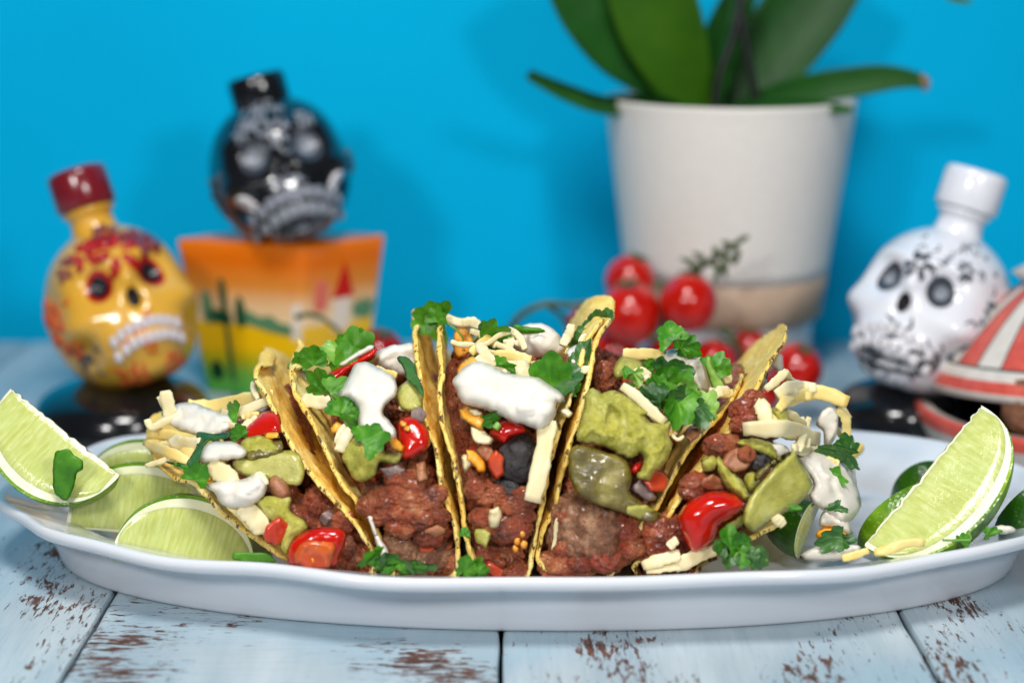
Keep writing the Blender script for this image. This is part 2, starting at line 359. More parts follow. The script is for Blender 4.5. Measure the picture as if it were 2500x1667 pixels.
# ================================================================ tacos
YC, R = .7, 6.3
def px_arc(edge):
    E_ = resample(crom(edge, 6, False), n=60)
    s = np.r_[0, np.cumsum(np.linalg.norm(np.diff(E_,axis=0),axis=1))]; return E_, s/s[-1]
class Taco:
    def __init__(s, label, Lp, Rp, tmaxL=.992, tmaxR=.992, zs=(0,0)):
        s.zs = zs
        Ly, Ry = [px_arc(e) for e in (Lp,Rp)]
        def to3(e, tmax, t):
            P, u = e; px = np.interp(t,u,P[:,0]); py = np.interp(t,u,P[:,1])
            return W(px,py,YC-R*np.sqrt(1-(t*tmax)**2)), px, py
        s.t = np.linspace(0,1,84)
        s.L, s.Lx, s.Lyy = to3(Ly, tmaxL, s.t); s.R, s.Rx, s.Ryy = to3(Ry, tmaxR, s.t)
        s.hL = R*np.sqrt(1-(s.t*tmaxL)**2); s.hR = R*np.sqrt(1-(s.t*tmaxR)**2)
        xm = (s.L[0]+s.R[0])/2
        s.root = thing('taco', label, 'taco', (xm[0], YC, FLOORZ), 'tacos standing in a row on the platter')
        s.fold = [(s.L[0][0]*.8+xm[0]*.2, FLOORZ+.45), (s.L[0][0]*.45+xm[0]*.55, FLOORZ+.2), (xm[0],FLOORZ+.14), (s.R[0][0]*.45+xm[0]*.55, FLOORZ+.2), (s.R[0][0]*.8+xm[0]*.2, FLOORZ+.45)]
    def shell(s, seed):
        prof = [(p[0],p[2],h) for p,h in zip(s.L[::-1], s.hL[::-1])]
        f = crom([(s.L[0][0],s.L[0][2])]+s.fold+[(s.R[0][0],s.R[0][2])], 3, False)[1:-1]
        prof += [(x,z,R) for x,z in f]+[(p[0],p[2],h) for p,h in zip(s.R,s.hR)]
        prof = np.array(prof); n = len(prof); m = 56
        v = np.linspace(-1,1,m); v = np.sign(v)*(1-(1-np.abs(v))**1.25)
        X = np.repeat(prof[:,0:1],m,1); Z = np.repeat(prof[:,1:2],m,1); H = prof[:,2:3]
        arc = np.r_[0,np.cumsum(np.linalg.norm(np.diff(prof[:,:2],axis=0),axis=1))]
        jit = .10*fbm(np.stack([arc*1.6,0*arc+seed,0*arc],-1),3)[:,None]
        Y = YC+v[None,:]*(H+jit)
        tt = np.concatenate([s.t[::-1], np.zeros(len(f)), s.t])[:,None]
        # walls relax with depth: a gentle warp, none at the near edge
        w_ = np.clip((v[None,:]+1)/2,0,1)
        X = X+.55*(X/56.0)*(Y-(YC-H))
        zk = np.concatenate([s.zs[0]*s.t[::-1], np.zeros(len(f)), s.zs[1]*s.t])[:,None]; Z = Z-zk*(Y-(YC-H))
        G = np.stack([X,Y,Z],-1).reshape(-1,3)
        wr = .30*fbm(G*.28+seed*5,2)*(w_*np.ones((n,1))).ravel()
        mid = n//2
        dtan = np.gradient(prof[:,:2],axis=0); dtan /= np.linalg.norm(dtan,axis=1)[:,None]
        nrm = np.stack([-dtan[:,1],0*dtan[:,0],dtan[:,0]],-1)      # towards the inside / up
        for _ in range(6): nrm[1:-1] = (nrm[:-2]+nrm[1:-1]*2+nrm[2:])/4
        nrm /= np.linalg.norm(nrm,axis=1)[:,None]
        Nn = np.repeat(nrm[:,None,:],m,1).reshape(-1,3)
        G = G+Nn*wr[:,None]
        # near edge wobble of the sheet, blisters
        bl = .05*np.abs(fbm(G*1.1+seed,3))+.05*np.clip(fbm(G*1.9+seed*3,2)-.25,0,1)+.03*fbm(G*3.5+seed,2)+.035*fbm(np.repeat(np.stack([arc*.9,0*arc+seed*2,0*arc+3],-1),m,0),2)
        G = G+Nn*bl[:,None]
        th = .088*(.85+.35*fbm(G*1.7+3*seed,2))
        bdist = np.minimum((1-np.abs(v))[None,:]*H, (1-tt)*R*.9+.02*0).ravel()
        th = th*np.sqrt(np.clip(bdist/.09+.30,0,1))
        top = G+Nn*th[:,None]+Nn*(.018*fbm(G*7,2))[:,None]; bot = G-Nn*th[:,None]+Nn*(.018*fbm(G*7+31,2))[:,None]
        V = np.vstack([top,bot]); N_ = n*m
        Fc = grid_faces(n,m)+[[a+N_ for a in f_][::-1] for f_ in grid_faces(n,m)]
        for i in range(n-1):
            Fc += [[i*m,(i+1)*m,(i+1)*m+N_,i*m+N_],[i*m+m-1,i*m+m-1+N_,(i+1)*m+m-1+N_,(i+1)*m+m-1]]
        for j in range(m-1):
            Fc += [[j,j+N_,j+1+N_,j+1],[(n-1)*m+j,(n-1)*m+j+1,(n-1)*m+j+1+N_,(n-1)*m+j+N_]]
        e = np.exp(-bdist/.22); e = np.concatenate([e,e])
        mesh('taco_shell', V, Fc, M['tortilla'], s.root, attrs={'edge':e})
    def Y(s, px, py, off=0.0):
        "depth of the filling's near face under a photo pixel"
        px = np.asarray(px,float); py = np.asarray(py,float)
        yb = (s.Lyy[0]+s.Ryy[0])/2; xl = s.Lx[-1]; xr = s.Rx[-1]
        a = np.clip((px-xl)/(xr-xl),0,1) if xr>xl else 0*px
        yt = s.Lyy[-1]*(1-a)+s.Ryy[-1]*a
        t = np.clip((yb-py)/(yb-yt),0,.97)
        return YC-R*np.sqrt(1-t**2)-off
    def filling(s, seed, top=.86, recess=.7, fill_top=None):
        n, m = 230, 120
        u = np.linspace(0,1,n)                    # along the arc: near bottom -> over the top -> far bottom
        a = np.linspace(0,1,m)
        ang = u*math.pi; tt = np.sin(ang)*top
        ii = tt*(len(s.t)-1)
        def at(P): return np.stack([np.interp(ii, range(len(s.t)), P[:,k]) for k in range(3)],-1)
        Lp, Rp = at(s.L), at(s.R)
        # start lower than the lip of the plate
        near = np.clip(1-tt/.12,0,1)[:,None]
        Yn = YC-(R-recess)*np.cos(ang)*np.sqrt(np.clip(1-(tt)**2*0,0,1))
        G = Lp[:,None,:]*(1-a)[None,:,None]+Rp[:,None,:]*a[None,:,None]
        G[:,:,1] = Yn[:,None]
        G[:,:,2] -= (near*.55)
        inset = .12
        dirx = (Rp-Lp)[:,None,:]; 
        G = G.reshape(-1,3)
        Fc = grid_faces(n,m)
        N = normals(G,Fc); N = np.where((N[:,1:2]*(-1)*np.cos(np.repeat(ang,m))[:,None]+N[:,2:3]*np.sin(np.repeat(ang,m))[:,None])<0,-N,N)
        ea = np.clip(np.minimum(a,1-a)/.2,0,1); ea = np.tile(np.sqrt(1-(1-ea)**2),n)
        lump = .26*fbm(G*.6+seed,2)+.15*billow(G*1.2+seed+.6*np.stack([fbm(G*1.3,2)]*3,-1),2,.5)+.15*billow(G*2.6+seed*2+.5*np.stack([fbm(G*2.6,2)]*3,-1),3,.6)
        G = G+N*(lump*ea-.45*(1-ea))[:,None]
        J = Join(); J.add(G,Fc,0.0)
        s.bvh = BVHTree.FromPolygons([tuple(p) for p in G], Fc)
        s.G, s.GN, s.ang, s.m = G,N,ang,m
        # loose crumbles sitting in the sauce
        for k in range(380):
            i = RNG.randint(3,int(n*.62)); j = RNG.randint(16,m-16); idx = i*m+j
            r = RNG.choice([.10,.13,.16,.20,.26,.36]); Vv,Ff = ico(4 if r>.25 else 3); q = Vv*np.array([1.15,RNG.uniform(.5,.9),RNG.uniform(.45,.9)])
            q = q*(1+.42*billow(Vv*1.15+k*3.1,3)[:,None]*.6+.25*fbm(Vv*.8+k,2)[:,None])@rrot().T*r
            J.add(q+G[idx]-N[idx]*r*RNG.uniform(-.2,.35), Ff, RNG.choice([0,0,0,.2,.45,.8]))
        o = J.build('minced_beef', M['beef'], s.root); o['kind'] = 'stuff'
        # small dice of onion and pepper cooked in
        for k in range(34):
            i = RNG.randint(3,int(n*.45)); j = RNG.randint(20,m-20); idx = i*m+j
            chunk('onion_piece' if k%3 else 'pepper_piece', G[idx]+N[idx]*.02, (RNG.uniform(.14,.34),RNG.uniform(.08,.18),RNG.uniform(.12,.26)), M['onion' if k%2 else 'onionwhite'] if k%3 else M['dice'], s.root)
def chunk(name, c, half, mat, parent, Rm=None, rnd=.35, seed=None):
    "a knife-cut dice: rounded, slightly uneven box"
    Vv,Ff = ico(3); p = np.sign(Vv)*np.abs(Vv)**rnd
    p = p*(1+.12*fbm(Vv*1.5+(RNG.rand()*50),2)[:,None])
    return mesh(name, (p*np.array(half))@(rrot() if Rm is None else Rm).T+np.array(c), Ff, mat, parent)
def ballchunk(name, px, py, Y, rpx, mat, parent, squash=(1,1,1), amp=.2, fr=1.2, lvl=5, seed=0, label=None):
    r = rpx*cmpx(Y); Vv,Ff = ico(lvl)
    q = Vv*np.array(squash)*(1+amp*(billow(Vv*fr+seed+.5*np.stack([fbm(Vv*1.5+seed,2)]*3,-1),5,.62))[:,None]*.5+.22*fbm(Vv*.9+seed,2)[:,None])*r
    return mesh(name, q+W(px,py,Y), Ff, mat, parent, label=label)

def pillow(name, pts, Yf, thick, mat, parent, wpx=40, amp=.04, fr=1.5, step=9, smooth=5, kb=.6, ridged=False, seed=0, off=0.0, label=None, tiltp=None, edgej=2.2, fold=None):
    cut = name in ('tomato_dice','cheddar_piece','cheese_piece','cooked_onion','cooked_pepper','pickled_pepper_flesh'); cream = name.startswith('sour'); seed = seed+len(bpy.data.meshes)*.37
    if cut: smooth = 0; wpx = 7; step = min(step,6); amp = .05; fr = 2.5; tiltp = tiltp or (RNG.uniform(-.5,.5),RNG.uniform(-.5,.5)); thick *= .8
    if name == 'guacamole': step = min(step,6)
    """a soft or cut piece: its outline pts in photo pixels lies on the surface Yf(px,py) (world depth), and it is inflated to a real thickness"""
    P = crom(pts, smooth) if smooth else np.array(pts,float)
    P = resample(P, step=step, closed=True)
    if edgej: P = P+edgej*np.stack([fbm(np.c_[P/17,0*P[:,:1]+seed],2), fbm(np.c_[P/17,0*P[:,:1]+seed+9],2)],-1)
    n = len(P); lo = P.min(0); hi = P.max(0)
    gx,gy = np.meshgrid(np.arange(lo[0],hi[0],step), np.arange(lo[1],hi[1],step)); gx = gx+(np.arange(gx.shape[0])%2)[:,None]*step*.5
    Q = np.stack([gx.ravel(),gy.ravel()],-1)
    Pn = np.roll(P,-1,0)
    def dist(Q):
        d = np.full(len(Q),1e9)
        for i in range(n):
            e = Pn[i]-P[i]; t_ = np.clip(((Q-P[i])@e)/(e@e+1e-9),0,1); d = np.minimum(d,np.linalg.norm(Q-P[i]-t_[:,None]*e,axis=1))
        return d
    ins = np.zeros(len(Q),bool)
    for i in range(n):
        c1 = (P[i,1]>Q[:,1])!=(Pn[i,1]>Q[:,1])
        with np.errstate(all='ignore'): xx = (Pn[i,0]-P[i,0])*(Q[:,1]-P[i,1])/(Pn[i,1]-P[i,1]+1e-12)+P[i,0]
        ins ^= c1&(Q[:,0]<xx)
    Q = Q[ins]; dq = dist(Q) if len(Q) else np.zeros(0); keep = dq>step*.45; Q = Q[keep]; dq = dq[keep]
    pts2 = np.vstack([P,Q]); d = np.r_[np.zeros(n),dq]
    res = delaunay_2d_cdt([Vector(p) for p in pts2.tolist()], [], [list(range(n))], 1, 1e-6)
    vs = np.array([v[:] for v in res[0]]); Ft = [list(f) for f in res[2]]
    if len(vs)!=len(pts2): d = dist(vs); 
    else:
        idx = [o[0] if o else -1 for o in res[3]]; d = np.array([d[i] if i>=0 else 0 for i in idx])
    w_ = min(wpx, d.max()+1e-6)
    h = np.sqrt(np.clip(1-(1-np.clip(d/w_,0,1))**2,0,1))
    Yv = Yf(vs[:,0],vs[:,1]) if callable(Yf) else np.full(len(vs),float(Yf))
    if callable(Yf):           # lie on a gently curved patch, not on every kink
        c0 = vs.mean(0); q = (vs-c0)/100; big = (hi-lo).max()>260
        Am = np.c_[np.ones(len(q)), q, q[:,0]**2, q[:,0]*q[:,1], q[:,1]**2] if big else np.c_[np.ones(len(q)), q]
        Yv = Am@np.linalg.lstsq(Am, Yv, rcond=None)[0]
    base = W(vs[:,0],vs[:,1],Yv-off)
    if tiltp is not None:
        cxy = vs.mean(0); rel = vs-cxy; dY = (rel[:,0]*tiltp[0]+rel[:,1]*tiltp[1])*cmpx(0); base = W(vs[:,0],vs[:,1],Yv-off+dY)
    if fold is not None:
        base = W(vs[:,0],vs[:,1],Yv-off+fold(vs[:,0],vs[:,1]))
    view = CAM-base; view /= np.linalg.norm(view,axis=1)[:,None]
    front = base+view*(thick*h)[:,None]; back = base-view*(thick*kb*h)[:,None]
    if cream:
        q_ = front*fr*.8+seed; q_ = q_+.5*np.stack([fbm(q_,2),fbm(q_+7,2),fbm(q_+13,2)],-1)
        nz = 1.1*fbm(q_,2)-1.2*np.exp(-(perlin(q_*1.25+5)/.13)**2)*np.clip(perlin(q_*.9+11)+.6,0,1)+.5*np.exp(-(perlin(q_*1.1+25)/.07)**2)
    else: nz = (billow(front*fr+seed,4,.6) if ridged else fbm(front*fr+seed,4))
    wob = np.clip(d/(w_*.8),0,1)
    lat = np.stack([fbm(front*fr+seed+40,2), 0*nz, fbm(front*fr+seed+70,2)],-1)
    front = front+view*(amp*nz*wob)[:,None]+lat*(amp*.5*wob)[:,None]
    front = front+view*((0 if cream else (.015+.25*amp))*fbm(front*fr*4.5+seed+5,2)*wob)[:,None]
    inn = d>1e-4; mp = np.full(len(vs),-1); mp[inn] = np.arange(inn.sum())+len(vs); mp[~inn] = np.arange(len(vs))[~inn]
    if name == 'pickled_pepper_slice': front[:,1] += .0
    V = np.vstack([front, back[inn]]); Fc = Ft+[[int(mp[i]) for i in f][::-1] for f in Ft]
    cc = vs.mean(0)
    return mesh(name, V, Fc, mat, parent, attrs={'vein':np.zeros(len(V)),'tone':np.zeros(len(V)),'rim':np.r_[d,d[inn]]/max(w_,1)}, label=label)

def shred(name, pts, wpx, mat, parent, Yf, off=.15, thick=.13, twist=.25, arch=.0, seed=None, taper=.75):
    "a grated strip of cheese: flat rounded section swept along a bent line"
    P = resample(crom(pts,6,False), n=14) if len(pts)>2 else resample(np.array(pts,float), n=14)
    Y = (Yf(P[:,0],P[:,1]) if callable(Yf) else np.full(len(P),float(Yf)))
    k = np.ones(5)/5; Yp = np.r_[[Y[0]]*2,Y,[Y[-1]]*2]; Y = np.convolve(Yp,k,'valid')-off
    C3 = W(P[:,0],P[:,1],Y); u = np.linspace(0,1,14); C3[:,1] -= arch*np.sin(u*math.pi)
    bb = (0 if name == 'cheese_strip' else 1)*RNG.uniform(-1,1,3)*np.linalg.norm(C3[-1]-C3[0])*.06; C3 = C3+np.outer(np.sin(u*math.pi),bb)+np.outer(np.sin(u*6.28),bb[::-1]*.4)
    T = np.gradient(C3,axis=0); T /= np.linalg.norm(T,axis=1)[:,None]
    view = CAM-C3; view /= np.linalg.norm(view,axis=1)[:,None]
    sd = np.cross(T,view); sd /= np.linalg.norm(sd,axis=1)[:,None]; nr = np.cross(sd,T)
    r0 = RNG.rand()*99
    tw = twist*np.sin(u*3+r0)
    wd = .5*wpx*cmpx(0)*(1-(1-taper)*np.abs(2*u-1)**3)*(1+.2*fbm(np.c_[u*6,0*u+r0,0*u],2))
    sec = [(-1,.0),(-.88,.8),(-.45,1),(.0,1.05),(.45,1),(.88,.8),(1,0),(.88,-.8),(0,-1),(-.88,-.8)]
    V = []
    for i in range(14):
        c_,s_ = math.cos(tw[i]), math.sin(tw[i]); a = sd[i]*c_+nr[i]*s_; b = nr[i]*c_-sd[i]*s_
        for (x,y) in sec:
            jx = 1+.07*math.sin(i*2.1+x*5+r0)
            V.append(C3[i]+a*x*wd[i]*jx+b*y*thick*.5*(1+.15*math.sin(i*1.3+r0)))
    m = len(sec); Fc = grid_faces(14,m,True)+[list(range(m))[::-1], list(range(13*m,14*m))]
    V = np.array(V); V = V+.008*np.stack([fbm(V*5+r0,2),fbm(V*5+r0+9,2),fbm(V*5+r0+19,2)],-1)
    o = mesh(name, V, Fc, mat, parent); return o

def leaf_arr(size, seed, lobes=3, curl=.35):
    "lobed coriander leaflet in its own plane: stalk at the origin, tip towards +y; size in cm"
    r = np.random.RandomState(seed); na, nr = 61, 9
    th = np.linspace(-1.95,1.95,na)
    q = np.abs(th)/1.95
    rad = .50+.24*np.abs(np.cos(th*lobes*.5*1.03))**.6+.17*np.abs(np.sin(th*4.7+r.rand()*1.5))**.7+.03*np.abs(np.sin(th*12+r.rand()*3))-.16*q**4+.10*fbm(np.c_[th*1.3,0*th+seed,0*th],2)
    rad = rad*(1-.28*q)
    V=[(0,0,0)]; vein=[1]; 
    for k in range(1,nr+1):
        u = k/nr
        for i,t_ in enumerate(th):
            x = math.sin(t_)*rad[i]*u; y = math.cos(t_)*rad[i]*u
            V.append((x,y+.28*u*0,0)); vein.append(max(0,math.cos(t_*6))**10*(1-u*.5))
    V = np.array(V); vein = np.array(vein)
    # shift so that the stalk joins the lower edge
    V[:,2] = curl*(np.abs(V[:,0])**1.4)*r.choice([-1,1])*1.0 + curl*.9*(V[:,1]**2)*r.choice([-1,1]) + .05*fbm(V*3.3+seed,2)+.05*np.sin(np.arctan2(V[:,0],V[:,1]+1e-6)*6)*np.hypot(V[:,0],V[:,1])
    Fc = [[0,1+i,2+i] for i in range(na-1)]+[[1+k*na+i,1+(k+1)*na+i,1+(k+1)*na+i+1,1+k*na+i+1] for k in range(nr-1) for i in range(na-1)]
    return V*size, Fc, vein
_lid = [100]
def leaf(px, py, size_px, ang, parent, Yf, off=.3, mat='leaf', tx=None, ty=None, curl=.28, name='coriander_leaf', stem=None, sx=1.0, lobes=3, label=None):
    "ang: direction of the tip, degrees counter-clockwise from right, in the picture"
    _lid[0] += 1; r = np.random.RandomState(_lid[0])
    tx = r.uniform(-.55,.55) if tx is None else tx; ty = r.uniform(-.55,.55) if ty is None else ty
    Y = float(Yf(np.array([px]),np.array([py]))[0]) if callable(Yf) else float(Yf)
    size = size_px*cmpx(Y)/1.25
    V,Fc,vein = leaf_arr(size, _lid[0], lobes, curl)
    V[:,0] *= sx; V[:,1] -= size*.42
    a = math.radians(ang-90)
    Rz = np.array(Matrix.Rotation(a,3,'Z')); Rt = np.array(Matrix.Rotation(tx,3,'X')@Matrix.Rotation(ty,3,'Y'))
    V = V@Rz.T@Rt.T
    X3 = np.array([1,0,0]); Z3 = UPV; N3 = -FWD
    V = V[:,0:1]*X3+V[:,1:2]*Z3+V[:,2:3]*N3
    c = W(px,py,Y-off)
    n = normals(V,Fc); V2 = np.vstack([V+n*.008,V-n*.008]); L = len(V)
    F2 = Fc+[[i+L for i in f][::-1] for f in Fc]
    o = mesh(name, V2+c, F2, M[mat], parent, attrs={'vein':np.r_[vein,vein]}, label=label)
    if stem is not None:
        P = resample(crom(stem,6,False),n=14); Ys = np.full(14,Y-off)
        p3 = W(P[:,0],P[:,1],Ys); p3[:,1] += .15*np.sin(np.linspace(0,3,14))
        v,f = tube_arr(p3, np.linspace(.045,.03,14), 7)
        mesh('coriander_stalk', v, f, M['stem'], parent)
    return o
def stalk(pts, rad, parent, Yf, off=.2, name='coriander_stalk', mat='stem'):
    P = resample(crom(pts,6,False),n=18); Y = Yf(P[:,0],P[:,1])-off if callable(Yf) else np.full(18,float(Yf)-off)
    v,f = tube_arr(W(P[:,0],P[:,1],Y), rad, 8); return mesh(name, v, f, M[mat], parent)

# --- taco 1, leaning on its side
T1 = Taco('leftmost taco, tipped over beside the lime slices, with grated cheese and a halved cherry tomato',
  A((905,1440),(800,1372),(700,1310),(560,1210),(470,1130),(400,1050),(360,1010),(250,975),(190,920),(150,865),(120,800)),
  A((1300,1400),(1240,1290),(1150,1170),(1000,1010),(900,880),(830,750),(785,680),(750,590),(700,510),(680,470),(690,425),(760,408)), zs=(0,.06))
T2 = Taco('second taco from the left, with a tomato wedge and a tall fold of sour cream',
  A((1355,1400),(1270,1210),(1120,1010),(1050,880),(990,740),(930,640),(880,560),(862,480),(860,430),(935,412)), # 

  B((462,1450),(445,1260),(390,1080),(372,980),(345,830),(300,720),(270,600),(262,470),(242,330),(240,240),(262,215)))
T3 = Taco('upright middle taco with a thick white blanket of sour cream and a long cheese strip',
  B((545,1440),(500,1300),(468,1100),(445,950),(405,810),(375,700),(360,560),(375,450),(362,330),(360,220),(380,200)),
  B((820,1480),(850,1300),(880,1150),(905,1000),(930,880),(975,740),(1015,620),(1050,500),(1090,380),(1130,270),(1180,190),(1250,165)))
T4 = Taco('taco right of the middle one, with guacamole and a dark pickled pepper slice',
  B((925,1480),(865,1390),(905,1200),(955,1100),(975,1000),(1015,850),(1060,700),(1100,560),(1130,430),(1150,300),(1200,215),(1255,160)),
  C((220,1440),(350,1240),(470,1080),(550,910),(635,780),(750,650),(840,545),(900,450),(930,385)), zs=(0,.14))
T5 = Taco('rightmost taco, leaning open, with a glossy cherry tomato quarter and an olive green pepper block',
  C((330,1430),(420,1290),(520,1150),(605,1010),(740,850),(830,720),(905,580),(985,480),(1045,360),(1110,250),(1160,170),(1168,105)),
  C((690,1425),(820,1350),(960,1275),(1100,1210),(1200,1150),(1290,1080),(1330,1040)), zs=(.17,0))
TT = [T1,T2,T3,T4,T5]
for i,tc in enumerate(TT):
    tc.shell(3.1+i*7.7)
T1.filling(1.7, top=.62); T2.filling(8.3, top=.66); T3.filling(14.9, top=.70); T4.filling(22.4, top=.68); T5.filling(31.2, top=.72, recess=.6)
M['gel'] = tomato('tomato_gel', srgb(186,70,22), srgb(214,110,44), .15)

# ================================================================ toppings pressed into each taco
def off(tc, d): return lambda x,y: tc.Y(x,y,d)
r1,r2,r3,r4,r5 = [t_.root for t_ in TT]
# ---- taco 1
for pts,w_,m_,o_ in [
  (A((120,750),(250,800),(330,860),(400,905)),34,'paleyellow',.2),(A((110,790),(230,850),(350,900)),26,'paleyellow',.1),(A((250,770),(320,785),(395,800)),36,'cheese',.35),
  (A((215,530),(240,590),(250,650),(300,690)),34,'cheese',.25),(A((125,675),(150,715),(230,690),(300,660)),20,'cheese',.4),(A((330,600),(450,590),(640,570),(770,550)),36,'paleyellow',-.25),
  (A((500,640),(640,615),(760,575)),26,'cheese',-.1),(A((665,490),(680,530),(690,575)),16,'cheese',.1),(A((440,905),(500,930),(545,975),(560,1010)),46,'cheese',.45),
  (A((600,1120),(660,1160),(700,1215),(712,1260)),50,'cheese',.4),(A((540,1110),(600,1150),(640,1200),(670,1240)),22,'paleyellow',.2),(A((660,1010),(700,950),(735,1010)),14,'cheese',.6),
  (A((180,560),(215,640),(170,700)),14,'cheese',.2)]:
    shred('cheese_shred',pts,w_,M[m_],r1,off(T1,0),o_)
for pts in (A((165,735),(220,735),(230,765),(180,765)),A((385,955),(440,965),(465,1000),(400,995)),A((720,745),(790,740),(800,770),(730,775))):
    pillow('cheddar_piece',pts,off(T1,.3),.12,M['cheddar'],r1,wpx=12,step=6)
pillow('tomato_piece',A((610,760),(640,700),(710,640),(790,640),(810,740),(760,760),(680,775)),off(T1,.05),.3,M['tomato'],r1,wpx=40)
pillow('guacamole',A((600,790),(700,755),(765,785),(800,830),(720,860),(620,850)),off(T1,.2),.22,M['guac'],r1,wpx=30,amp=.1,fr=2.4)
pillow('pickled_pepper_slice',A((560,890),(700,850),(880,840),(925,920),(905,1010),(800,1005),(620,965)),off(T1,.12),.16,M['jal'],r1,wpx=12,amp=.02)
pillow('pickled_pepper_slice',A((620,850),(700,805),(800,785),(812,835),(700,880),(640,885)),off(T1,.25),.14,M['jaldark'],r1,wpx=12,amp=.05,fr=3)
pillow('sour_cream',A((195,650),(270,600),(360,590),(470,630),(545,660),(560,700),(520,745),(430,765),(340,750),(260,720)),off(T1,.15),.5,M['sour'],r1,wpx=36,amp=.22,fr=1.3,ridged=True,seed=2)
pillow('coriander_leaf',A((378,742),(470,748),(560,738),(520,775),(430,790),(400,860),(370,930),(325,900),(350,860),(378,800)),off(T1,.42),.03,M['leafdark'],r1,wpx=6,amp=.03,step=7)
pillow('sour_cream',A((395,860),(430,800),(500,790),(580,795),(632,840),(615,870),(540,885),(450,895),(405,890)),off(T1,.5),.45,M['sour'],r1,wpx=40,amp=.06,fr=.9,seed=5)
pillow('coriander_leaf',A((215,888),(300,900),(375,905),(350,940),(290,925)),off(T1,.4),.03,M['leaf'],r1,wpx=6,step=7)
leaf(*A((390,945))[0],70,60,r1,off(T1,0),.55,'leaf',curl=.5); leaf(*A((590,735))[0],52,110,r1,off(T1,0),.55,'leaf'); leaf(*A((548,638))[0],62,170,r1,off(T1,0),.35,'leaf',curl=.8)
pillow('sour_cream',A((425,1020),(500,990),(590,985),(650,965),(690,940),(738,1015),(705,1085),(640,1120),(570,1130),(500,1110),(470,1050)),off(T1,.45),.5,M['sour'],r1,wpx=30,amp=.22,fr=1.3,ridged=True,seed=9)
pillow('cooked_bean',A((738,1000),(775,958),(825,985),(862,1050),(830,1090),(770,1070)),off(T1,.3),.35,M['onion'],r1,wpx=26,amp=.05)
pillow('guacamole',A((680,1085),(760,1065),(860,1075),(850,1140),(925,1190),(940,1240),(880,1290),(840,1365),(800,1320),(790,1230),(720,1170)),off(T1,.3),.3,M['guac'],r1,wpx=28,amp=.12,fr=2.6)
pillow('tomato_dice',A((712,1270),(735,1215),(800,1170),(855,1210),(838,1290),(790,1325),(730,1305)),off(T1,.5),.26,M['tomatoflesh'],r1,wpx=16,smooth=2,amp=.03)
ht = pillow('halved_cherry_tomato',A((840,1350),(880,1280),(950,1240),(1050,1225),(1130,1245),(1140,1300),(1110,1370),(1080,1430),(960,1440),(850,1420)),off(T1,.55),.42,M['tomato'],r1,wpx=34,amp=.03)
pillow('tomato_flesh',A((880,1350),(920,1300),(1000,1295),(1085,1310),(1075,1380),(1040,1440),(930,1440),(875,1400)),off(T1,.92),.2,M['gel'],ht,wpx=10,amp=.14,fr=3)
for k,(x,y) in enumerate([(918,1352),(948,1328),(1022,1322),(1058,1350),(935,1388),(1012,1375),(1040,1400),(962,1404)]):
    px,py = A((x,y))[0]; pillow('tomato_seed',[(px-7,py+2),(px-3,py-8),(px+4,py-9),(px+6,py+3),(px-1,py+8)],off(T1,1.03),.045,M['seed'],ht,wpx=7,step=3,smooth=2)
# ---- taco 2
leaf(*A((1170,320))[0],120,70,r2,-.6,.2,'leaf',tx=.5,curl=.5); leaf(*A((1110,345))[0],105,120,r2,-.6,.35,'leaf',tx=-.3); leaf(*A((1070,320))[0],80,150,r2,-.5,.0,'leafpale'); leaf(*A((965,352))[0],72,100,r2,-.6,.3,'leaf',lobes=1,tx=.1,ty=0)
leaf(*A((1200,290))[0],90,40,r2,-.4,.0,'leaf',tx=.6); leaf(*A((885,383))[0],48,170,r2,-.6,.3,'leaf',lobes=1,ty=.7); stalk(A((845,420),(850,390),(940,380),(1010,400),(1060,400)),.035,r2,-.5,.2)
pillow('tomato_wedge',A((1035,470),(1050,440),(1120,400),(1200,360),(1290,305),(1292,355),(1235,395),(1160,430),(1135,490),(1090,565),(1065,530)),-1.1,.35,M['tomato'],r2,wpx=22,step=7)
pillow('sour_cream',A((1100,395),(1180,345),(1260,300),(1290,312),(1200,362),(1130,402)),-1.2,.15,M['sour'],r2,wpx=10,step=6)
pillow('sour_cream',A((1290,350),(1330,312),(1400,296),(1490,292),(1512,360),(1505,445),(1460,460),(1400,455),(1340,430),(1300,400)),-.6,.5,M['sour'],r2,wpx=32,amp=.22,fr=1)
pillow('pickled_pepper_slice',A((1395,560),(1420,500),(1480,470),(1530,500),(1530,610),(1480,640),(1420,620)),off(T2,.05),.2,M['jal'],r2,wpx=20)
pillow('coriander_leaf',A((1398,358),(1450,360),(1490,400),(1500,450),(1530,510),(1528,560),(1490,510),(1450,470),(1430,410)),off(T2,.45),.03,M['leafdark'],r2,wpx=6,amp=.05,step=7)
leaf(*A((1110,520))[0],80,30,r2,off(T2,0),.1,'leaf')
shred('cheese_shred',A((918,565),(980,575),(1060,590)),34,M['cheese'],r2,off(T2,0),.3); shred('cheese_shred',A((1105,840),(1130,780),(1165,730)),30,M['cheese'],r2,off(T2,0),.35)
shred('cheese_shred',A((1090,800),(1110,750),(1140,700)),14,M['cheese'],r2,off(T2,0),.3)
pillow('cheddar_piece',A((1060,720),(1090,685),(1130,700),(1115,745),(1070,750)),off(T2,.25),.15,M['cheddar'],r2,wpx=12,step=6)
pillow('tomato_piece',A((1395,720),(1430,665),(1500,665),(1560,735),(1562,820),(1500,860),(1440,885),(1415,840)),off(T2,.3),.4,M['tomato'],r2,wpx=34)
for (x,y) in [(1430,700),(1452,722)]:
    px,py = A((x,y))[0]; pillow('tomato_seed',[(px-9,py),(px-4,py-7),(px+8,py-3),(px+6,py+6),(px-4,py+6)],off(T2,.75),.07,M['seed'],r2,wpx=7,step=3,smooth=2)
ballchunk('chopped_onion',*A((1510,655))[0],float(T2.Y(*A((1510,655))[0],.4)),17,M['onionwhite'],r2,lvl=3)
